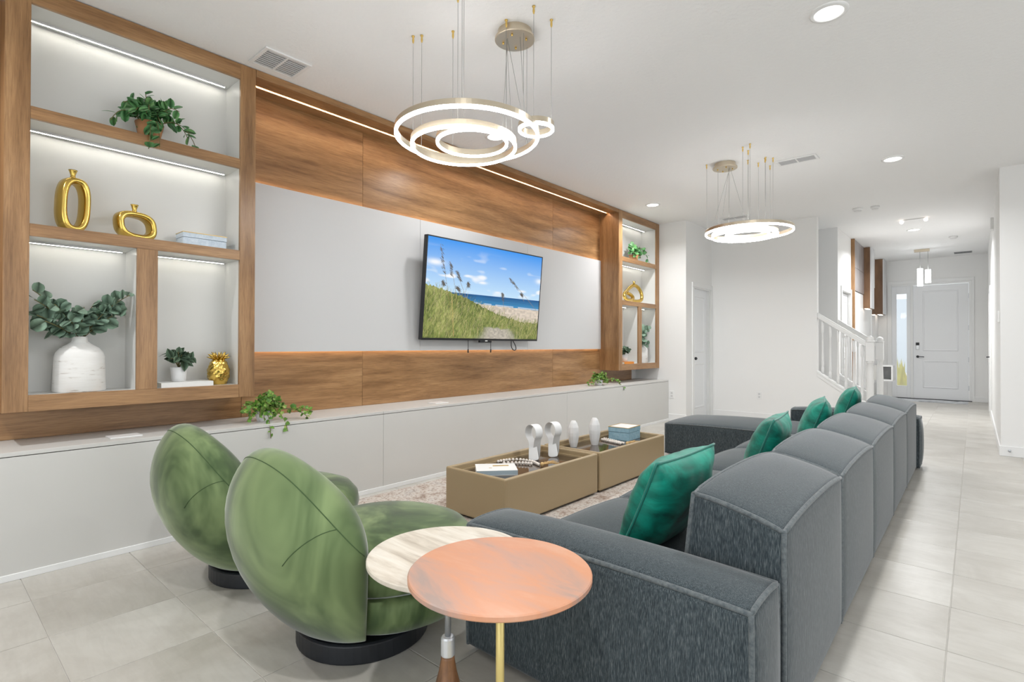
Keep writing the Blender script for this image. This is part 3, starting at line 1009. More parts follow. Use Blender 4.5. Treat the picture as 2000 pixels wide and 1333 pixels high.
# large white vase with eucalyptus
vz = thing('eucalyptus_vase', 'large whitewashed vase of eucalyptus branches in the near unit', 'vase', (-3.728, 0.628, S3))
bm = new_bm()
lathe(bm, [(0.112, 0), (0.117, 0.006), (0.114, 0.10), (0.111, 0.19), (0.104, 0.215), (0.085, 0.240), (0.050, 0.262), (0.036, 0.275), (0.034, 0.297), (0.037, 0.302), (0.030, 0.300), (0.028, 0.275)], 40)
obj('vase_body', bm, 'crackle', vz, smooth=True)
LM_euc = leaf_mesh('leaf_round', 0.062, 0.058, 'euc', True, 0.05)
rng = random.Random(5)
ends = [(-0.205, 0.52), (-0.20, 0.47), (-0.19, 0.39), (-0.16, 0.36), (-0.12, 0.45), (0.0, 0.44), (0.09, 0.40), (0.17, 0.50), (0.205, 0.52), (0.20, 0.44), (-0.06, 0.37), (0.06, 0.47), (0.13, 0.47), (-0.19, 0.33)]
stems = []
for ey, ez in ends:
    ex = rng.uniform(0.0, 0.11)
    stems.append(bez(V((0, ey*0.05, 0.285)), V((ex*0.5, ey*0.45, 0.30+0.75*(ez-0.30))), V((ex, ey, ez+0.02)), 8))
put_leaves(vz, LM_euc, stems, 8, rng, 0.8, 1.2, up=V((1, -0.3, 0.5)), spread=0.9, start=0.30, wall=-0.09, ylim=(-0.218, 0.228))

def book(name, label, loc, sx, sy, h, cover, rz=0.0, spine_dark=None):
    r = thing(name, label, 'book', loc, rz)
    bx('page_block', -sx/2+0.003, sx/2-0.003, -sy/2+0.003, sy/2-0.001, 0.003, h-0.003, 'pages', r)
    bx('cover', -sx/2, sx/2, -sy/2, sy/2, h-0.003, h, cover, r, bevel=0.0008)
    bx('cover', -sx/2, sx/2, -sy/2, sy/2, 0, 0.003, cover, r, bevel=0.0008)
    bx('spine', sx/2-0.003, sx/2, -sy/2, sy/2, 0.003, h-0.003, spine_dark or cover, r)
    return r
book('book', 'white hardback book under the small plant in the near unit', (-3.715, 1.135, S3), 0.17, 0.285, 0.030, 'cover')
LM_sage = leaf_mesh('leaf_sage', 0.058, 0.040, 'sage')
def small_plant(label, loc, sc, joined=None, seed=3):
    r = thing('potted_plant', label, 'plant', loc)
    pot(r, 0.036*sc, 0.045*sc, 0.085*sc, 'ceramic', 0.004)
    rg = random.Random(seed)
    st = []
    for k in range(12):
        a = 2*PI*k/12+rg.uniform(-.3, .3)
        rad = rg.uniform(0.035, 0.07)*sc
        e = V((abs(math.cos(a))*rad*0.9 if math.cos(a) < 0 else math.cos(a)*rad, math.sin(a)*rad, (0.12+rg.uniform(-0.01, .06))*sc))
        st.append(bez(V((0, 0, 0.075*sc)), V((e.x*.4, e.y*.4, 0.14*sc)), e, 5))
    put_leaves(r, LM_sage, st, 4, rg, 0.7*sc, 1.15*sc, joined, up=V((1, -.2, .8)), start=0.4, wall=-0.07)
    return r
small_plant('small sage-green plant in a white pot on the white book', (-3.725, 1.112, S3+0.030), 1.05)

# gold pineapple
def pineapple(label, loc):
    r = thing('gold_pineapple', label, 'ornament', loc)
    bm = new_bm()
    n, mseg = 26, 40
    for i in range(n+1):
        pass
    rings = []
    for i in range(n+1):
        t = i/n
        R = 0.062*math.sin(PI*(0.18+0.72*t))**0.7
        ring = []
        for k in range(mseg):
            a = 2*PI*k/mseg
            bmp = abs(math.sin(4.0*a+t*11))*abs(math.sin(4.0*a-t*11))
            ring.append(bm.verts.new(((R+0.007*bmp)*math.cos(a), (R+0.007*bmp)*math.sin(a), 0.168*t)))
        rings.append(ring)
    for A, B in zip(rings, rings[1:]):
        for k in range(mseg):
            bm.faces.new((A[k], A[(k+1) % mseg], B[(k+1) % mseg], B[k]))
    bm.faces.new(rings[0][::-1])
    bm.faces.new(rings[-1])
    obj('body', bm, 'gold', r, smooth=True)
    bm = new_bm()
    for ringi, (nn, tilt, ln) in enumerate(((13, 1.2, 0.052), (11, 0.85, 0.056), (7, 0.4, 0.056))):
        for k in range(nn):
            a = 2*PI*k/nn+ringi*0.3
            d = V((math.cos(a)*math.sin(tilt), math.sin(a)*math.sin(tilt), math.cos(tilt)))
            p0 = V((math.cos(a)*0.02, math.sin(a)*0.02, 0.164))
            tube(bm, [p0, p0+d*ln*0.5, p0+d*ln+V((0, 0, -0.004))], 0.005, 5, radii=[0.006, 0.008, 0.0012])
    obj('crown', bm, 'gold', r, smooth=True)
    return r
pineapple('gold pineapple ornament beside the white book in the near unit', (-3.715, 1.338, S3))

# ================================================================== SHELF CONTENTS (far unit)
rng = random.Random(31)
fp = thing('trailing_plant', 'bushy green trailing plant on the far unit top shelf', 'plant', (-3.72, 6.93, S1))
pot(fp, 0.052, 0.072, 0.095, 'terra')
stems = []
for k in range(22):
    a = rng.uniform(-PI, PI)
    e = V((rng.uniform(-.03, .11), rng.uniform(-.26, .25), rng.uniform(0.02, 0.25)))
    e.z = min(e.z, 0.27-0.5*abs(e.y))
    stems.append(bez(V((0, 0, 0.085)), V((e.x*.4, e.y*.4, 0.24)), e, 6))
stems.append(bez(V((0.02, 0.03, 0.09)), V((0.05, 0.25, 0.26)), V((0.06, 0.37, 0.0)), 8))
put_leaves(fp, LM_ovate, stems, 7, rng, 0.75, 1.15, 'foliage', up=V((1, -0.4, 0.6)), wall=-0.1, start=0.3)

kn = thing('knot_sculpture', 'gold looped knot sculpture on the far unit middle shelf', 'sculpture', (-3.725, 6.90, S2))
kp = [(-.05, .028), (.10, .026), (.205, .055), (.235, .14), (.19, .23), (.10, .262), (0.0, .225), (-.12, .165), (-.235, .115), (-.27, .06), (-.20, .027), (-.07, .035), (.03, .075), (.0, .118), (-.10, .14)]
kp = [V((0.035*math.sin(i*0.8), p[0], p[1])) for i, p in enumerate(kp)]
pts = []
for i in range(len(kp)-1):
    q0, q1, q2, q3 = kp[max(i-1, 0)], kp[i], kp[i+1], kp[min(i+2, len(kp)-1)]
    for k in range(5):
        t = k/5
        pts.append(0.5*((2*q1)+(q2-q0)*t+(2*q0-5*q1+4*q2-q3)*t*t+(3*q1-q0-3*q2+q3)*t**3))
ctube('loop', pts, 0.025, 'gold', kn, 12)
e = kp[5]
bm = new_bm()
lathe(bm, [(0.022, 0), (0.014, 0.02), (0.022, 0.045), (0.015, 0.044)], 12, c=(e[0], e[1]))
o = obj('mouth', bm, 'gold', kn, smooth=True, loc=(0, 0, e[2]+0.015))

book('book', 'orange book under the small plant in the far unit', (-3.715, 6.64, S3), 0.17, 0.27, 0.030, 'orange')
small_plant('small green plant in a white pot on the orange book', (-3.72, 6.66, S3+0.030), 1.15, 'foliage', 9)
v2_ = thing('eucalyptus_vase', 'white bottle vase with eucalyptus in the far unit', 'vase', (-3.728, 7.17, S3))
bm = new_bm()
lathe(bm, [(0.095, 0), (0.10, 0.006), (0.098, 0.19), (0.09, 0.215), (0.05, 0.255), (0.035, 0.27), (0.034, 0.295), (0.028, 0.293)], 32)
obj('vase_body', bm, 'crackle', v2_, smooth=True)
rng = random.Random(15)
stems = []
for k in range(13):
    e = V((rng.uniform(0, .11), rng.uniform(-.17, .19), rng.uniform(0.27, 0.55)))
    stems.append(bez(V((0, 0, 0.28)), V((e.x*.5, e.y*.4, e.z*.9)), e, 6))
put_leaves(v2_, LM_euc, stems, 6, rng, 0.9, 1.25, 'foliage', up=V((1, -0.4, 0.5)), start=0.3, wall=-0.09, ylim=(-0.19, 0.24))

# ================================================================== IVY ON THE LEDGE
LM_ivy = leaf_mesh('leaf_ivy', 0.032, 0.028, 'leaf_lime')
def ivy(label, loc, seed, sc, trail):
    r = thing('ivy_plant', label, 'plant', loc)
    pot(r, 0.045, 0.06, 0.07, 'ceramic')
    rg = random.Random(seed)
    st = []
    for k in range(40):
        e = V((rg.uniform(-0.06, 0.12), rg.gauss(0, 0.085)*sc, rg.uniform(0.02, 0.20)))
        e.z = max(0.015, min(e.z, 0.205-0.9*abs(e.y)))
        st.append(bez(V((0, 0, 0.06)), V((e.x*.4, e.y*.4, 0.17)), e, 5))
    for e in trail:
        e = V(e)
        st.append(bez(V((0.03, e.y*0.3, 0.07)), V((e.x*0.8, e.y*0.8, 0.09)), e, 8))
    put_leaves(r, LM_ivy, st, 9, rg, 0.7, 1.2, 'foliage', up=V((0.9, -.3, .9)), start=0.25)
    return r
ivy('bushy variegated ivy on the ledge beside the near shelf unit', (-3.64, 1.60, LZ), 4, 1.0, [(0.13, 0.27, 0.03), (0.15, 0.24, 0.005), (0.10, 0.30, 0.04), (0.205, -0.045, -0.09), (0.20, 0.07, -0.06), (0.10, -0.15, 0.02)])
ivy('small bright ivy on the ledge below the far shelf unit', (-3.66, 5.88, LZ), 14, 1.35, [(0.13, 0.33, 0.02), (0.12, 0.30, 0.03), (0.215, 0.30, -0.07), (0.08, -0.26, 0.03)])

# ================================================================== SECTIONAL SOFA
def soft_block(name, corners, bulge, parent, material='sofa', n=14, edge_round=0.022, top_edge=(0.0, 0.0), pipe=True, pipe_edges=None, pipe_r=0.0078):
    """corners: 8 points in box order (bottom 4 ccw, top 4 ccw); bulge per face (-x,+x,-y,+y,-z,+z)"""
    C = [Vector(c) for c in corners]
    def tri(a, b, c):
        a, b, c = (a+1)/2, (b+1)/2, (c+1)/2
        lo = (C[0]*(1-a)+C[1]*a)*(1-b)+(C[3]*(1-a)+C[2]*a)*b
        hi = (C[4]*(1-a)+C[5]*a)*(1-b)+(C[7]*(1-a)+C[6]*a)*b
        return lo*(1-c)+hi*c
    ex = (tri(1, 0, 0)-tri(-1, 0, 0)).normalized()
    ey = (tri(0, 1, 0)-tri(0, -1, 0)).normalized()
    ez = Vector((0, 0, 1))
    def pos(a, b, c):
        p = tri(a, b, c)
        fa, fb, fc = 1-abs(a)**2.6, 1-abs(b)**2.6, 1-abs(c)**2.6
        p = p+ex*((bulge[1] if a > 0 else -bulge[0])*abs(a)**3*fb*fc)
        p = p+ey*((bulge[3] if b > 0 else -bulge[2])*abs(b)**3*fa*fc)
        cw = abs(c)**3
        if c > 0:
            p = p+ez*(cw*(bulge[5]*fa*fb+top_edge[0]*fa*(1-fb)+top_edge[1]*fb*(1-fa)))
        else:
            p = p-ez*(bulge[4]*cw*fa*fb)
        return p
    # rounded cube: pull each cube coordinate inwards near edges
    sz = ((tri(1, 0, 0)-tri(-1, 0, 0)).length, (tri(0, 1, 0)-tri(0, -1, 0)).length, (tri(0, 0, 1)-tri(0, 0, -1)).length)
    er = [min(0.9, 2*edge_round/s) for s in sz]
    def rcube(a, b, c):
        q = [a, b, c]
        ins = [max(-1+er[i], min(1-er[i], q[i])) for i in range(3)]
        dv = [(q[i]-ins[i])/er[i] for i in range(3)]
        l = math.sqrt(sum(d*d for d in dv))
        if l > 1e-6:
            mx = max(abs(d) for d in dv)
            dv = [d/l*mx for d in dv]
        return [ins[i]+dv[i]*er[i] for i in range(3)]
    def samples(k):
        e = er[k]
        inner = [(-1+e)+(2-2*e)*i/n for i in range(n+1)]
        return [-1, -1+e*0.33, -1+e*0.66]+inner+[1-e*0.66, 1-e*0.33, 1]
    SA, SB, SCc = samples(0), samples(1), samples(2)
    bm = new_bm()
    cache = {}
    def vert(a, b, c):
        key = (round(a, 5), round(b, 5), round(c, 5))
        if key not in cache:
            cache[key] = bm.verts.new(pos(*rcube(a, b, c)))
        return cache[key]
    def face_grid(S_, T_, f):
        for i in range(len(S_)-1):
            for j in range(len(T_)-1):
                bm.faces.new((vert(*f(S_[i], T_[j])), vert(*f(S_[i+1], T_[j])), vert(*f(S_[i+1], T_[j+1])), vert(*f(S_[i], T_[j+1]))))
    for s in (-1, 1):
        face_grid(SB, SCc, lambda q, w_, s=s: (s, q, w_))
        face_grid(SA, SCc, lambda q, w_, s=s: (q, s, w_))
        face_grid(SA, SB, lambda q, w_, s=s: (q, w_, s))
    o = obj(name, bm, material, parent, smooth=True)
    if pipe:
        bm = new_bm()
        k_ = 0.293
        ia, ib, ic = 1-er[0]*k_, 1-er[1]*k_, 1-er[2]*k_
        ts = [-1+2*i/16 for i in range(17)]
        E_ = pipe_edges or ('top', 'vert')
        if 'top' in E_:
            loop = [pos(t*ia, -ib, ic) for t in ts[:-1]]+[pos(ia, t*ib, ic) for t in ts[:-1]]+[pos(-t*ia, ib, ic) for t in ts[:-1]]+[pos(-ia, -t*ib, ic) for t in ts[:-1]]
            tube(bm, loop, pipe_r, 8, closed=True)
        if 'vert' in E_:
            for sa in (-1, 1):
                for sb in (-1, 1):
                    tube(bm, [pos(sa*ia, sb*ib, t*ic) for t in ts], pipe_r, 8)
        obj('piping', bm, 'piping', o, smooth=True)
    return o

def hexa(x0, x1, y0, y1, z0, z1):
    return [(x0, y0, z0), (x1, y0, z0), (x1, y1, z0), (x0, y1, z0), (x0, y0, z1), (x1, y0, z1), (x1, y1, z1), (x0, y1, z1)]

sofa = thing('sectional_sofa', 'long blue-grey fabric modular sofa with chaise and low arms', 'sofa')
SY = [1.622, 2.475, 3.345, 4.255, 5.150, 6.030]
for k in range(5):
    a, b = SY[k]+0.005, SY[k+1]-0.005
    cs = [(-0.745, a, 0.015), (-0.402, a, 0.015), (-0.402, b, 0.015), (-0.745, b, 0.015), (-0.672, a, 0.668), (-0.402, a, 0.602), (-0.402, b, 0.602), (-0.672, b, 0.668)]
    soft_block('backrest', cs, (0.03, 0.012, 0.004, 0.004, 0, 0.038), sofa, top_edge=(0.012, 0.022), edge_round=0.020)
    x0 = -1.42 if k < 4 else -2.415
    soft_block('seat' if k < 4 else 'chaise_seat', hexa(x0, -0.70, a, b, 0.015, 0.328), (0.012, 0, 0.006, 0.006, 0, 0.058), sofa, top_edge=(0.02, 0.014), edge_round=0.025)
soft_block('armrest', hexa(-1.425, -0.412, 1.372, 1.612, 0.015, 0.468), (0.014, 0.012, 0.014, 0.004, 0, 0.040), sofa, top_edge=(0.010, 0.012), edge_round=0.022)
soft_block('armrest', hexa(-1.44, -0.375, 6.038, 6.28, 0.015, 0.470), (0.014, 0.02, 0.004, 0.014, 0, 0.035), sofa, top_edge=(0.010, 0.012), edge_round=0.022)

# --- emerald cushions
def cushion(label, loc, rot, s=0.47, th=0.17, seed=1, hs=0.39):
    r = thing('throw_pillow', label, 'pillow', loc, group='emerald velvet cushions on the sofa')
    r.rotation_euler = rot
    bm = new_bm()
    n = 26
    rg = random.Random(seed)
    ph = [rg.uniform(0, 6.28) for _ in range(8)]
    def P(a, b, sd):
        pin = 1-0.055*(1-(abs(a)**2.0))*abs(b)**2-0.0
        pin2 = 1-0.055*(1-(abs(b)**2.0))*abs(a)**2
        y = a*s/2*pin2
        z = b*hs/2*pin
        f = (max(0, 1-abs(a)**2.4)*max(0, 1-abs(b)**2.4))**0.48
        wr = 0.006*math.sin(9*a+4*b+ph[0])*abs(a*b)**0.5+0.004*math.sin(16*a-6*b+ph[1])*(abs(b)**2)+0.005*math.sin(14*b+5*a+ph[2])*abs(a)**2
        x = sd*(th/2*f+wr*f)
        return (x, y, z)
    cache = {}
    def vt(i, j, sd):
        edge = i in (0, n) or j in (0, n)
        k = (i, j, 0 if edge else sd)
        if k not in cache:
            cache[k] = bm.verts.new(P(-1+2*i/n, -1+2*j/n, sd))
        return cache[k]
    for sd in (-1, 1):
        for i in range(n):
            for j in range(n):
                bm.faces.new((vt(i, j, sd), vt(i+1, j, sd), vt(i+1, j+1, sd), vt(i, j+1, sd)))
    obj('cover', bm, 'emerald', r, smooth=True)
    bm = new_bm()
    ts = [-1+2*i/20 for i in range(20)]
    loop = [P(t, -1, 1) for t in ts]+[P(1, t, 1) for t in ts]+[P(-t, 1, 1) for t in ts]+[P(-1, -t, 1) for t in ts]
    tube(bm, loop, 0.005, 6, closed=True)
    obj('piping', bm, 'emerald_pipe', r, smooth=True)
    return r
lean = math.radians(21)
cushion('nearest emerald velvet pillow, leaning behind the near sofa arm', (-0.885, 1.925, 0.548), (0, lean*1.1, -0.02), 0.50, 0.19, 1)
cushion('second emerald velvet pillow from the camera on the sofa', (-0.885, 3.215, 0.556), (0.0, lean, 0.10), 0.48, 0.18, 2)
cushion('third emerald velvet pillow from the camera, before the far pillow', (-0.895, 4.42, 0.556), (0.0, lean, 0.20), 0.48, 0.18, 3)
cushion('farthest emerald velvet pillow, nearest the stair railing', (-0.885, 5.70, 0.560), (0.0, lean*0.9, 0.12), 0.48, 0.18, 4)

# ================================================================== RUG
bm = new_bm()
box(bm, -3.37, -1.05, 1.98, 5.05, 0.0003, 0.009)
rug = obj('area_rug', bm, 'rug', bevel=0.003)
tag(rug, 'distressed cream and brown rug under the coffee tables', 'rug')

# ================================================================== COFFEE TABLES
def coffee_table(y0, y1, label):
    x0, x1, h = -2.675, -2.135, 0.316
    r = thing('coffee_table', label, 'coffee table', group='tan box coffee tables end to end')
    z0 = 0.009
    bx('plinth', x0+0.03, x1-0.03, y0+0.03, y1-0.03, z0, 0.03, 'black', r)
    th = 0.028
    bx('end_panel', x0+0.012, x1-0.0, y0, y0+th, 0.024, h, 'tan', r, bevel=0.012, bseg=3)
    bx('end_panel', x0+0.012, x1-0.0, y1-th, y1, 0.024, h, 'tan', r, bevel=0.012, bseg=3)
    bx('long_panel', x1-th, x1+0.001, y0+th*0.3, y1-th*0.3, 0.024, h, 'tan', r, bevel=0.012, bseg=3)
    bx('long_panel', x0, x0+th, y0+th*0.1, y1-th*0.1, 0.024, h, 'tan', r, bevel=0.012, bseg=3)
    bx('glass_top', x0+th, x1-th, y0+th, y1-th, 0.258, 0.266, 'glass_top', r)
    bm = new_bm()
    a0, a1, b0, b1 = x0+th, x1-th, y0+th, y1-th
    q = 0.012
    for X0, X1, YY0, YY1 in ((a0, a0+q, b0, b1), (a1-q, a1, b0, b1), (a0+q, a1-q, b0, b0+q), (a0+q, a1-q, b1-q, b1)):
        box(bm, X0, X1, YY0, YY1, 0.266, 0.278)
    obj('inner_ledge', bm, 'tan', r)
    return r
coffee_table(2.380, 3.425, 'tan leather box coffee table nearest the green chairs')
coffee_table(3.455, 4.560, 'tan leather box coffee table nearest the chaise')
GZ = 0.2665

# book with gold print
bk = book('book', 'white-covered coffee table book lying on the near coffee table', (-2.452, 2.640, GZ), 0.205, 0.275, 0.034, 'cover', rz=-0.74, spine_dark='grey_cover')
bx('cover_print', -0.05, -0.02, -0.02, 0.09, 0.034, 0.0346, 'cover_print', bk)
bx('cover_print', 0.02, 0.03, -0.05, -0.03, 0.034, 0.0346, 'cover_print', bk)

def ribbon(label, loc, rz):
    r = thing('ribbon_sculpture', label, 'sculpture', loc, rz, group='white ribbon sculptures on the near coffee table')
    # band: front slab, over a tilted loop, down to the rear foot; (x, y, z, width, turn of the width axis)
    path = []
    for k in range(6):
        t = k/5
        path.append((0.0-0.010*t, -0.034+0.034*t, 0.140*t, 0.086-0.024*t, 0.0+0.25*t))
    ex, ey = 0.72, -0.69
    for k in range(23):
        t = k/22
        th_ = math.radians(222-268*t)
        R_ = 0.056
        path.append((ex*R_*math.cos(th_), ey*R_*math.cos(th_), 0.205+R_*1.12*math.sin(th_), 0.072+0.008*math.sin(PI*t), 0.75-0.1*t))
    for k in range(1, 6):
        t = k/5
        path.append((0.027-0.010*t, -0.027+0.070*t, 0.160*(1-t), 0.066, 0.65-0.5*t))
    th = 0.004
    bm = new_bm()
    P = [V((p[0], p[1], p[2])) for p in path]
    sec = []
    for i, p in enumerate(P):
        tg = (P[min(i+1, len(P)-1)]-P[max(i-1, 0)]).normalized()
        wv = V((math.cos(path[i][4]), math.sin(path[i][4]), 0))
        wv = wv-tg*tg.dot(wv)
        wv.normalize()
        nn = tg.cross(wv).normalized()
        hw_ = path[i][3]/2
        sec.append([bm.verts.new(p+wv*s*hw_+nn*q*th/2) for s, q in ((-1, -1), (1, -1), (1, 1), (-1, 1))])
    for A, B in zip(sec, sec[1:]):
        for k in range(4):
            bm.faces.new((A[k], A[(k+1) % 4], B[(k+1) % 4], B[k]))
    bm.faces.new(sec[0][::-1])
    bm.faces.new(sec[-1])
    o = obj('band', bm, 'ceramic', r, smooth=False)
    o.modifiers.new('sub', 'SUBSURF').levels = 1
    o.modifiers['sub'].render_levels = 2
    for e_ in o.data.polygons:
        e_.use_smooth = True
    return r
ribbon('white ribbon loop sculpture nearer the book on the near table', (-2.492, 3.10, GZ), 0.70)
ribbon('white ribbon loop sculpture nearer the second coffee table', (-2.462, 3.30, GZ), 0.70)

def facet_vase(label, loc, h, R, tone):
    r = thing('bud_vase', label, 'vase', loc, group='white faceted bud vases on the far coffee table')
    bm = new_bm()
    pr_ = [(R*0.58, 0), (R*0.80, h*0.18), (R*0.97, h*0.42), (R, h*0.55), (R*0.90, h*0.75), (R*0.62, h*0.92), (R*0.40, h*0.99), (R*0.36, h), (R*0.28, h*0.985), (R*0.26, h*0.9)]
    lathe(bm, pr_, 12)
    obj('vase_body', bm, 'ceramic', r)
    bm = new_bm()
    lathe(bm, [(0.0005, h*0.905), (R*0.262, h*0.906)], 12, cap=False)
    obj('opening', bm, 'black', r)  # black disc stands in for the shade inside the neck
    return r
facet_vase('white faceted bud vase nearer the ribbon sculptures', (-2.570, 3.735, GZ), 0.220, 0.048, 0)
facet_vase('white faceted bud vase beside the bead garland on the far table', (-2.487, 3.935, GZ), 0.232, 0.050, 0)
tb = trinket_box('blue lidded box with pale lid on the far coffee table', (-2.445, 4.38, GZ), 0.200, 0.245, 0.118, 'blue', 0.06)

def garland(label, loc, pts, tas, bead_r=0.0115):
    r = thing('bead_garland', label, 'garland', loc, group='whitewashed bead garlands with jute tassels')
    pts = [V(p) for p in pts]
    # resample by arc length
    dense = []
    for i in range(len(pts)-1):
        p0, p1, p2, p3 = pts[max(i-1, 0)], pts[i], pts[i+1], pts[min(i+2, len(pts)-1)]
        for k in range(12):
            t = k/12
            dense.append(0.5*((2*p1)+(p2-p0)*t+(2*p0-5*p1+4*p2-p3)*t*t+(3*p1-p0-3*p2+p3)*t**3))
    dense.append(pts[-1])
    bm = new_bm()
    acc = 0
    last = dense[0]
    sphere(bm, last, bead_r, 8, 6)
    for p in dense[1:]:
        acc += (p-last).length
        if acc >= bead_r*2.0:
            sphere(bm, p, bead_r, 8, 6)
            acc = 0
        last = p
    b = obj('beads', bm, 'bead', r, smooth=True)
    b['kind'] = 'stuff'
    bm = new_bm()
    p0, d = V(tas[0]), V(tas[1]).normalized()
    rg = random.Random(2)
    sphere(bm, p0, 0.015, 8, 6)
    for k in range(46):
        e = p0+d*rg.uniform(0.08, 0.115)+V((rg.gauss(0, .018), rg.gauss(0, .018), rg.uniform(-.004, .014)))
        e.z = max(0.002, e.z)
        mp = p0+d*0.05+V((rg.gauss(0, .008), rg.gauss(0, .008), rg.uniform(0, .012)))
        tube(bm, [p0, mp, e], 0.0016, 4)
    t = obj('tassel', bm, 'jute', r, smooth=True)
    t['kind'] = 'stuff'
    return r
br = 0.0115
ga = garland('bead garland with tassel beside the book on the near table', (0, 0, 0),
             [(-2.625, 2.85, GZ+br), (-2.612, 2.92, GZ+br), (-2.58, 2.98, GZ+br), (-2.52, 3.012, GZ+br), (-2.435, 3.012, GZ+br), (-2.37, 2.985, GZ+br), (-2.335, 2.965, GZ+br)],
             ((-2.318, 2.978, GZ+0.016), (0.35, 0.94, 0)))
def strand(parent, p0, p1, n, sag):
    bm = new_bm()
    for k in range(n):
        t = k/(n-1)
        sphere(bm, (p0[0]+(p1[0]-p0[0])*t, p0[1]+(p1[1]-p0[1])*t+sag*math.sin(PI*t), GZ+br), br, 8, 6)
    o = obj('beads', bm, 'bead', parent, smooth=True)
    o['kind'] = 'stuff'
strand(ga, (-2.56, 2.842), (-2.40, 2.955), 9, 0.02)
gb = garland('bead garland with tassel before the blue box on the far table', (0, 0, 0),
             [(-2.545, 4.190, GZ+br), (-2.49, 4.175, GZ+br), (-2.42, 4.15, GZ+br), (-2.35, 4.125, GZ+br), (-2.295, 4.105, GZ+br)],
             ((-2.262, 4.10, GZ+0.016), (0.25, 0.97, 0)))
strand(gb, (-2.535, 4.135), (-2.315, 4.075), 11, 0.0)

# ================================================================== GREEN SWIVEL CHAIRS
def swivel_chair(loc, rz, label):
    r = thing('swivel_chair', label, 'armchair', loc, rz, group='sage velvet swivel chairs')
    # base
    bm = new_bm()
    lathe(bm, [(0.248, 0.0), (0.252, 0.004), (0.252, 0.066), (0.244, 0.072)], 56)
    obj('swivel_base', bm, 'base_black', r, smooth=False, bevel=0.003)
    # back shell
    PH = 1.0076
    nphi, nt = 72, 44
    ZB = 0.085
    def sect(phi, t):
        q = min(1.0, abs(phi)/PH)
        k = max(0.0, 1-q**1.9418)**(1/1.9418)
        ct, st = math.cos(t), math.sin(t)
        p = 2.25
        u = math.copysign(abs(ct)**(2/p), ct)
        v = math.copysign(abs(st)**(2/p), st)
        zc = 0.4353
        z = zc+(0.7623-zc)*k*v if v > 0 else zc+(zc-ZB)*v
        h = max(0.0, (z-ZB)/0.62)
        rc = 0.2163+0.1397*math.sin(PI/2*min(1.4711, h))
        a = (0.1209+0.03*math.sin(PI*min(1, max(0, (z-ZB)/0.62))))*k**0.5
        R = rc+a*u
        return V((math.sin(phi)*R*1.2, -math.cos(phi)*R-0.0035, z))
    bm = new_bm()
    rings = []
    for i in range(nphi+1):
        s = -1+2*i/nphi
        phi = PH*math.sin(s*PI/2)*0.8+PH*s*0.2
        rings.append([bm.verts.new(sect(phi, 2*PI*k/nt)) for k in range(nt)])
    for A, B in zip(rings, rings[1:]):
        for k in range(nt):
            bm.faces.new((A[k], A[(k+1) % nt], B[(k+1) % nt], B[k]))
    bm.faces.new(rings[0])
    bm.faces.new(rings[-1][::-1])
    o = obj('back_shell', bm, 'velvet', r, smooth=True)
    bm = new_bm()
    pts = [sect(-0.97+1.94*i/60, 1.15-0.85*abs(-1+2*i/60)**2.5) for i in range(61)]
    tube(bm, pts, 0.0016, 6)
    for sg in (-1, 1):
        tube(bm, [sect(sg*(0.45+0.34*i/8), 0.02+0.62*i/8) for i in range(9)], 0.0014, 6)
    obj('seam', bm, 'velvet_seam', o, smooth=True)
    # lower body and seat cushion
    bm = new_bm()
    lathe(bm, [(0.20, 0.078), (0.30, 0.085), (0.365, 0.12), (0.392, 0.17), (0.395, 0.215), (0.385, 0.235), (0.30, 0.24)], 56, c=(0, 0.10), sx=0.96, sy=0.90)
    obj('seat_base', bm, 'velvet', r, smooth=True)
    bm = new_bm()
    lathe(bm, [(0.20, 0.236), (0.36, 0.240), (0.392, 0.262), (0.402, 0.30), (0.392, 0.345), (0.355, 0.385), (0.28, 0.410), (0.16, 0.424), (0.02, 0.428)], 56, c=(0, 0.10), sx=0.93, sy=0.92)
    obj('seat_cushion', bm, 'velvet', r, smooth=True)
    return r
swivel_chair((-1.835, 1.205, 0), -0.0538, 'sage green velvet swivel chair next to the round side tables')
swivel_chair((-2.715, 1.205, 0), -0.0538, 'sage green velvet swivel chair nearest the ledge')

# ================================================================== ROUND SIDE TABLES
ta = thing('side_table', 'round travertine side table on a steel rod and turned wood foot', 'side table', (-1.232, 1.109, 0))
def disc(name, R, z0, z1, mt, parent, emt=None):
    bm = new_bm()
    lathe(bm, [(R-0.004, z0), (R, z0+0.004), (R, z1-0.003), (R-0.003, z1)], 72)
    o = obj(name, bm, mt, parent)
    return o
disc('table_top', 0.246, 0.467, 0.484, 'travertine', ta)
ctube('rod', [(0, 0, 0.22), (0, 0, 0.467)], 0.0095, 'steel', ta, 16)
bm = new_bm()
lathe(bm, [(0.020, 0.168), (0.0215, 0.172), (0.0215, 0.222), (0.018, 0.228), (0.010, 0.229)], 24)
obj('collar', bm, 'silver', ta, smooth=False, bevel=0.0015)
bm = new_bm()
lathe(bm, [(0.058, 0.0), (0.060, 0.006), (0.054, 0.030), (0.040, 0.075), (0.028, 0.12), (0.021, 0.16), (0.0205, 0.168)], 28)
obj('wood_foot', bm, 'walnut', ta, smooth=True)
tbk = thing('side_table', 'round pink marble side table on a gold rod, in front', 'side table', (-0.968, 1.060, 0))
disc('table_top', 0.247, 0.505, 0.522, 'pink', tbk)
ctube('rod', [(0, 0, 0.01), (0, 0, 0.505)], 0.0115, 'gold_rod', tbk, 16)
disc('base_plate', 0.14, 0.0, 0.012, 'gold_rod', tbk)

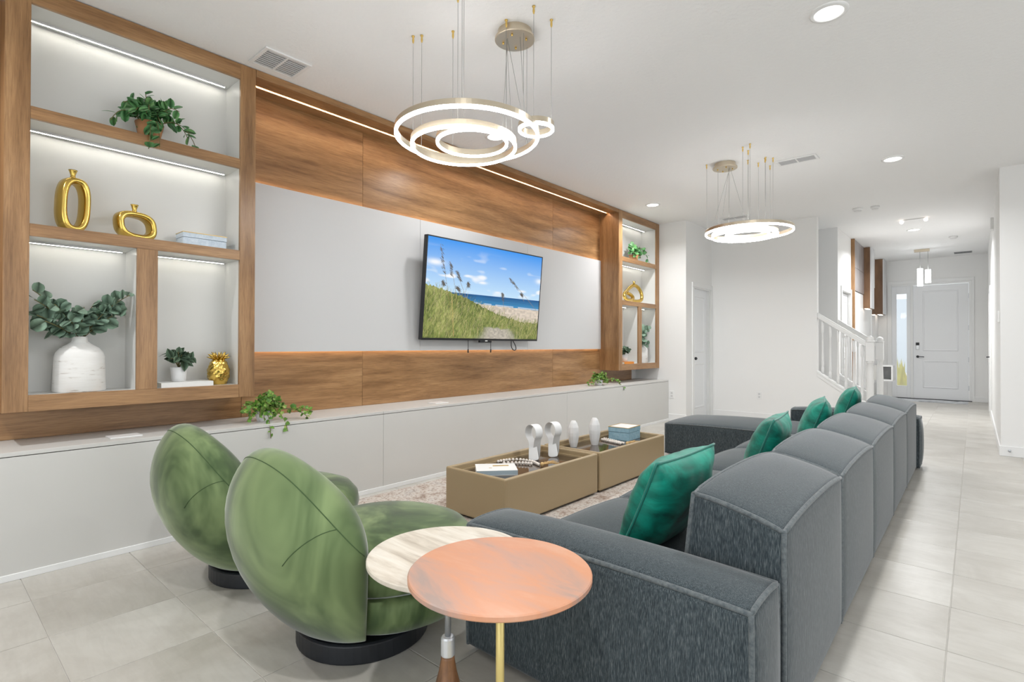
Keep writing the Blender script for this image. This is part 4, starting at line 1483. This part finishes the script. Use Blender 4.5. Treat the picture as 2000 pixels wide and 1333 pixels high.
# ================================================================== PENDANT RING CHANDELIERS
def chandelier(label, rings, canopy):
    r = thing('ring_chandelier', label, 'chandelier', (canopy[0], canopy[1], CH), group='champagne ring chandeliers')
    ox, oy = canopy
    bm = new_bm()
    lathe(bm, [(0.100, 0.0), (0.100, -0.040), (0.117, -0.040), (0.117, -0.052), (0.112, -0.054)], 48)
    cn = obj('canopy', bm, 'champagne', r, bevel=0.001)
    for a in (0.4, 2.2, 3.6, 5.2):
        bm = new_bm()
        lathe(bm, [(0.006, -0.054), (0.006, -0.062), (0.003, -0.066)], 10, c=(0.07*math.cos(a), 0.07*math.sin(a)))
        obj('wire_nipple', bm, 'brass', cn, smooth=True)
    for (cx, cy, z, R, ang, full) in rings:
        lx, ly, lz = cx-ox, cy-oy, z-CH
        bm = new_bm()
        lathe(bm, [(R, 0.0), (R, 0.038), (R-0.014, 0.038), (R-0.014, 0.0)], 96, closed=True)
        hb = obj('ring', bm, 'champagne', r, loc=(lx, ly, lz), bevel=0.001)
        bm = new_bm()
        if full:
            lathe(bm, [(0.002, -0.004), (R-0.002, -0.004), (R-0.002, 0.002)], 48, cap=False)
        lathe(bm, [(R+0.001, 0.008), (R+0.001, -0.004), (R-0.004, -0.009), (R-0.010, -0.009), (R-0.015, -0.004), (R-0.015, 0.003)], 96, closed=True)
        obj('diffuser', bm, 'ring_light', hb, smooth=True)
        for k in range(3):
            a = math.radians(ang[k]) if isinstance(ang, tuple) else ang+k*2*PI/3
            px, py = lx+(R-0.008)*math.cos(a), ly+(R-0.008)*math.sin(a)
            on = math.hypot(px, py) < 0.12
            top = -0.06 if on else -0.02
            ctube('wire', [(px, py, lz+0.03), (px, py, top)], 0.0011, 'wire', r, 5)
            if not on:
                bm = new_bm()
                lathe(bm, [(0.009, -0.001), (0.009, -0.006), (0.005, -0.012), (0.0065, -0.03), (0.004, -0.042), (0.0015, -0.046)], 10, c=(px, py))
                obj('ceiling_hook', bm, 'brass', r, smooth=True)
        # feed wire from canopy to ring
        a = math.atan2(-ly, -lx)
        q = (lx+(R-0.008)*math.cos(a), ly+(R-0.008)*math.sin(a), lz+0.03)
        ctube('feed_wire', [(0.05*math.cos(a+PI), 0.05*math.sin(a+PI), -0.052), q], 0.0012, 'wire', r, 5)
    return r
chandelier('large ring chandelier nearest the camera, above the green chairs',
           [(-2.132, 2.056, 2.290, 0.40, math.radians(192), False), (-2.19, 2.084, 2.258, 0.30, math.radians(196), False), (-2.109, 2.07, 2.256, 0.20, math.radians(172), False), (-1.843, 2.308, 2.335, 0.10, math.radians(60), False)], (-2.03, 2.34))
chandelier('ring chandelier farther back, above the far end of the sofa',
           [(-1.666, 5.427, 2.238, 0.40, (-71, 76, 190), False), (-1.69, 5.377, 2.200, 0.30, math.radians(-75), False), (-1.67, 5.40, 2.21, 0.20, math.radians(50), False), (-1.62, 5.55, 2.30, 0.10, math.radians(100), False)], (-1.90, 5.45))

# ================================================================== DOWNLIGHTS
def downlight(x, y, label, power=27):
    r = thing('downlight', label, 'ceiling light', (x, y, CH), group='recessed round downlights')
    bm = new_bm()
    lathe(bm, [(0.096, -0.0004), (0.094, -0.006), (0.072, -0.010), (0.070, -0.004)], 40, cap=False)
    obj('trim_ring', bm, 'white', r, smooth=True)
    bm = new_bm()
    lathe(bm, [(0.001, -0.0045), (0.071, -0.0045)], 40, cap=False)
    obj('lens', bm, 'can_light', r)
    l = area('downlight_lamp', (0, 0, -0.02), (0, 0, 0), 0.13, 0.13, power, (0.98, 0.99, 1.0), 'DISK', math.radians(150))
    l.parent = r
    return r
downlight(-0.60, 3.34, 'downlight at the top right of the view, nearest the camera')
downlight(-0.60, 6.38, 'downlight above the sofa back, second on the right')
downlight(-3.17, 6.42, 'downlight beside the far shelf unit')
downlight(-0.72, 10.50, 'downlight in the hallway ceiling', 62)
downlight(-3.18, 3.41, 'downlight glimpsed through the near ring chandelier', 14)
for k, (x, y) in enumerate(((-0.60, 0.30), (2.3, 0.3), (2.3, 3.34), (-3.17, -0.6))):
    downlight(x, y, 'downlight out of view behind the camera', 26)

# ================================================================== CEILING FITTINGS
def vent(label, x0, x1, y0, y1, along='y', grey=False, slats=9):
    r = thing('air_vent', label, 'air vent', (0, 0, 0), group='ceiling air vents')
    z = CH-0.0005
    fm = 'vent_grey' if grey else 'white'
    fr = 0.022
    bm = new_bm()
    for a, b, c, d in ((x0, x1, y0, y0+fr), (x0, x1, y1-fr, y1), (x0, x0+fr, y0+fr, y1-fr), (x1-fr, x1, y0+fr, y1-fr)):
        box(bm, a, b, c, d, z-0.009, z)
    obj('frame', bm, fm, r, bevel=0.002)
    bx('duct_shadow', x0+fr, x1-fr, y0+fr, y1-fr, z-0.002, z-0.0005, 'vent_dark', r)
    ix0, ix1, iy0, iy1 = x0+fr, x1-fr, y0+fr, y1-fr
    if along == 'y':
        mid = (iy0+iy1)/2
        bx('centre_bar', ix0, ix1, mid-0.006, mid+0.006, z-0.009, z-0.002, fm, r)
        n = slats
        for k in range(n):
            x = ix0+(ix1-ix0)*(k+0.5)/n
            for a, b in ((iy0, mid-0.006), (mid+0.006, iy1)):
                bx('slat', x-0.0045, x+0.0045, a, b, z-0.008, z-0.003, 'grille' if not grey else 'vent_grey', r)
    else:
        mid = (ix0+ix1)/2
        bx('centre_bar', mid-0.006, mid+0.006, iy0, iy1, z-0.009, z-0.002, fm, r)
        for k in range(slats):
            y = iy0+(iy1-iy0)*(k+0.5)/slats
            for a, b in ((ix0, mid-0.006), (mid+0.006, ix1)):
                bx('slat', a, b, y-0.0045, y+0.0045, z-0.008, z-0.003, 'grille' if not grey else 'vent_grey', r)
    return r
vent('white ceiling vent beside the near shelf unit', -3.545, -3.285, 1.445, 1.745, 'y')
vent('white ceiling vent right of the far chandelier', -1.50, -1.14, 5.715, 5.885, 'x', slats=6)
vent('white ceiling vent behind the far chandelier', -2.78, -2.42, 7.75, 7.92, 'x', slats=6)
vent('dark grey ceiling vent in the entry', -0.30, -0.03, 13.56, 13.76, 'x', True, 6)

def detector(label, x, y, R=0.06):
    r = thing('smoke_detector', label, 'smoke detector', (x, y, CH), group='white ceiling detectors')
    bm = new_bm()
    lathe(bm, [(R, -0.0005), (R, -0.014), (R*0.86, -0.030), (R*0.5, -0.036), (0.002, -0.036)], 28)
    obj('body', bm, 'white', r, smooth=True)
    bm = new_bm()
    lathe(bm, [(R*0.72, -0.0335), (R*0.70, -0.0355), (R*0.62, -0.0362), (R*0.60, -0.0345)], 24, closed=True)
    obj('vent_slot', bm, 'grille', r, smooth=True)
    return r
detector('white smoke detector above the stair side, left one', -1.175, 8.40)
detector('white smoke detector above the stair side, right one', -0.985, 8.42, 0.05)
detector('white smoke detector in the hall ceiling near the pendant', -0.263, 11.58)
tk = thing('track_light', 'small white two-spot light bar on the hall ceiling', 'ceiling light', (-0.66, 9.60, CH))
bx('bar', -0.15, 0.15, -0.012, 0.012, -0.016, -0.0005, 'white', tk)
for s in (-0.14, 0.14):
    bm = new_bm()
    sphere(bm, (s, 0, -0.03), 0.026, 12, 8)
    obj('spot', bm, 'led_hall', tk, smooth=True)

# ================================================================== STAIRCASE
stc = thing('staircase', 'white staircase with turned balusters rising to the left', 'staircase')
for k in range(8):
    x = -1.12-0.235*k
    bx('tread', x-0.26, x+0.01, 8.641, 9.519, 0.172*(k+1)-0.025, 0.172*(k+1), 'white', stc, bevel=0.004)
    bx('riser', x-0.012, x, 8.641, 9.519, 0.172*k, 0.172*(k+1)-0.026, 'white', stc)
sl_ = -0.715
def rail_z(x, z0):     # z at x for a line passing (-1.10, z0)
    return z0+sl_*(x+1.10)
def balustrade(y, x_top, label, far=False):
    r = thing('stair_railing', label, 'railing', group='white stair railings')
    # skirt on the sloping wall
    def sloped(name, x0, x1, z0, hgt, y0, y1):
        bm = new_bm()
        prism(bm, [(x0, rail_z(x0, z0)), (x1, rail_z(x1, z0)), (x1, rail_z(x1, z0)+hgt), (x0, rail_z(x0, z0)+hgt)], 'y', y0, y1)
        return obj(name, bm, 'white', r, bevel=0.004)
    sloped('base_rail', x_top, -1.10, 0.318, 0.034, y-0.068, y+0.045)
    sloped('base_moulding', x_top, -1.10, 0.268, 0.05, y-0.063, y-0.0556)
    sloped('handrail', x_top, -1.10, 1.105, 0.055, y-0.032, y+0.032)
    sloped('handrail_cap', x_top, -1.10, 1.155, 0.028, y-0.024, y+0.024)
    # newel
    nx = -1.066
    z0 = 0.0
    nw = bx('newel_post', nx-0.046, nx+0.046, y-0.046, y+0.046, z0, 0.30, 'white', r, bevel=0.003)
    bm = new_bm()
    lathe(bm, [(0.044, 0.30), (0.046, 0.32), (0.034, 0.345), (0.040, 0.40), (0.044, 0.60), (0.038, 0.80), (0.030, 0.885), (0.044, 0.90), (0.044, 0.92)], 20, c=(nx, y))
    obj('turned_shaft', bm, 'white', nw, smooth=True)
    bx('top_block', nx-0.046, nx+0.046, y-0.046, y+0.046, 0.92, 1.175, 'white', nw, bevel=0.003)
    bm = new_bm()
    lathe(bm, [(0.052, 1.176), (0.054, 1.19), (0.040, 1.205), (0.045, 1.215), (0.040, 1.245), (0.018, 1.262), (0.001, 1.266)], 20, c=(nx, y))
    obj('newel_cap', bm, 'white', nw, smooth=True)
    x = -1.157
    while x > x_top+0.03:
        zb, zt = rail_z(x, 0.352), rail_z(x, 1.106)
        bm = new_bm()
        h = zt-zb
        prof = [(0.0175, 0), (0.0175, 0.13*h), (0.012, 0.15*h), (0.018, 0.18*h), (0.015, 0.3*h), (0.0095, 0.78*h), (0.0165, 0.80*h), (0.0165, h)]
        lathe(bm, [(a, zb-0.01+b) for a, b in prof], 12, c=(x, y))
        obj('baluster', bm, 'white', r, smooth=True)
        x -= 0.0945
    return r
balustrade(8.585, -1.69, 'white stair railing on the near side of the stairs')
# far-side knee wall and railing
bm = new_bm()
prism(bm, [(-1.60, 0), (-1.04, 0), (-1.04, 0.27), (-1.10, 0.30), (-1.60, 0.66)], 'y', 9.525, 9.635)
struct(obj('wall_stair_knee', bm, 'wall'))
balustrade(9.575, -1.60, 'white stair railing on the far side of the stairs')

# ================================================================== HALLWAY FITTINGS
hp = thing('hall_wall_panelling', 'grey-brown laminate panels with dark joints above the hall doors', 'wall panelling')
bx('edge_board', -1.6, -1.545, 10.70, 10.735, 0.0, CH-0.005, 'wood_v', hp)
for y0, y1 in ((10.74, 11.20), (11.205, 11.79)):
    for z0, z1 in ((2.49, CH-0.005), (2.09, 2.484)):
        bx('panel', -1.6, -1.555, y0, y1, z0, z1, M.setdefault('taupe', ramp_mat('taupe_laminate', (9, 9, 1.5), [(0.3, (0.20, 0.17, 0.16)), (0.7, (0.34, 0.31, 0.31))], rough=0.3)), hp, bevel=0.001)
bx('lower_panel', -1.6, -1.57, 10.74, 11.79, 0.0, 2.084, 'white', hp)
def hall_cabinet(label, y0, y1, zb):
    r = thing('hall_wall_cabinet', label, 'cabinet', group='tall wood wall cabinets in the hall')
    bx('body', -1.6, -1.462, y0, y1, zb, CH-0.004, 'wood_x', r, bevel=0.001)
    bx('cabinet_door', -1.4618, -1.445, y0+0.002, y1-0.002, zb+0.002, CH-0.008, 'grille', r, bevel=0.001)
    bx('light_strip', -1.56, -1.50, y0+0.05, y1-0.05, zb-0.006, zb-0.0005, 'led_hall', r)
    return r
hall_cabinet('wood wall cabinet in the hall nearest the stairs', 11.80, 12.20, 1.83)
hall_cabinet('wood wall cabinet in the hall nearest the front door', 13.60, 14.04, 1.80)
mr = thing('hall_mirror', 'tall wall mirror between the hall cabinets', 'mirror', (0, 0, 0))
bx('mirror_glass', -1.588, -1.584, 13.03, 13.50, 0.35, 2.35, 'mirror', mr)
bx('backing', -1.6, -1.588, 13.02, 13.51, 0.34, 2.36, 'white', mr)
# floating cube shelf
cs_ = thing('cube_shelf', 'white floating open cube shelf near the front door', 'shelf')
x0, x1, y0, y1, z0, z1 = -1.6, -1.20, 12.62, 13.0, 0.44, 0.745
xm = -1.45
for nm, a in (('side', (xm, xm+0.025, y0, y1, z0, z1)), ('side', (x1-0.025, x1, y0, y1, z0, z1)), ('bottom', (xm+0.025, x1-0.025, y0, y1, z0, z0+0.025)), ('top', (xm+0.025, x1-0.025, y0, y1, z1-0.025, z1))):
    bx(nm, *a, 'white', cs_, bevel=0.001)
bx('back', xm+0.025, x1-0.025, y1-0.01, y1, z0+0.025, z1-0.025, 'grille', cs_)
bx('wall_block', x0, xm, y0+0.03, y1, z0+0.01, z1-0.01, 'ledge', cs_, bevel=0.001)
# hall pendant
hpn = thing('hall_pendant', 'small two-drop crystal pendant near the front door', 'pendant light', (-0.735, 12.74, CH))
bx('canopy', -0.135, 0.10, -0.035, 0.035, -0.05, -0.0005, 'champagne', hpn, bevel=0.004)
for x, zt, zb in ((-0.045, -0.37, -0.70), (0.075, -0.40, -0.645)):
    ctube('wire', [(x, 0, -0.05), (x, 0, zt)], 0.003, 'wire', hpn, 6)
    bx('crystal', x-0.042, x+0.042, -0.03, 0.03, zb, zt, 'pend_light', hpn, bevel=0.003)
# wall devices
tag(bx('alarm_box', 0.168, 0.20, 9.70, 9.86, 2.72, 2.88, 'white', bevel=0.004), 'white alarm box high on the right hallway wall', 'alarm')
tag(bx('thermostat', 0.182, 0.20, 7.55, 7.63, 1.38, 1.50, 'white', bevel=0.003), 'white thermostat on the right hallway wall corner', 'thermostat')
def outlet(label, x, y, z):
    r = thing('wall_outlet', label, 'outlet', (x, y, z), group='white wall outlets')
    bx('plate', -0.036, 0.036, -0.006, 0, -0.058, 0.058, 'white', r, bevel=0.002)
    for dz in (-0.022, 0.022):
        bx('socket', -0.016, 0.016, -0.0072, -0.006, dz-0.014, dz+0.014, 'grille', r, bevel=0.001)
    return r
outlet('white outlet on the short wall beside the ledge', -3.41, 7.53, 0.395)
outlet('white outlet on the stair wall behind the chaise', -2.466, 8.53, 0.37)
mt_ = tag(bx('door_mat', -1.25, -0.1, 13.45, 14.05, 0.0003, 0.006, M.setdefault('marble_mat', ramp_mat('marble_pattern_mat', (2, 3, 2), [(0.42, (0.30, 0.31, 0.33)), (0.52, (0.66, 0.68, 0.70)), (0.7, (0.75, 0.77, 0.79))], rough=0.7, nscale=1.6, detail=8, distort=1.2))), 'grey marbled mat before the front door', 'mat')

# parts never carry categories; anything unlabelled at top level gets none on purpose (setting)
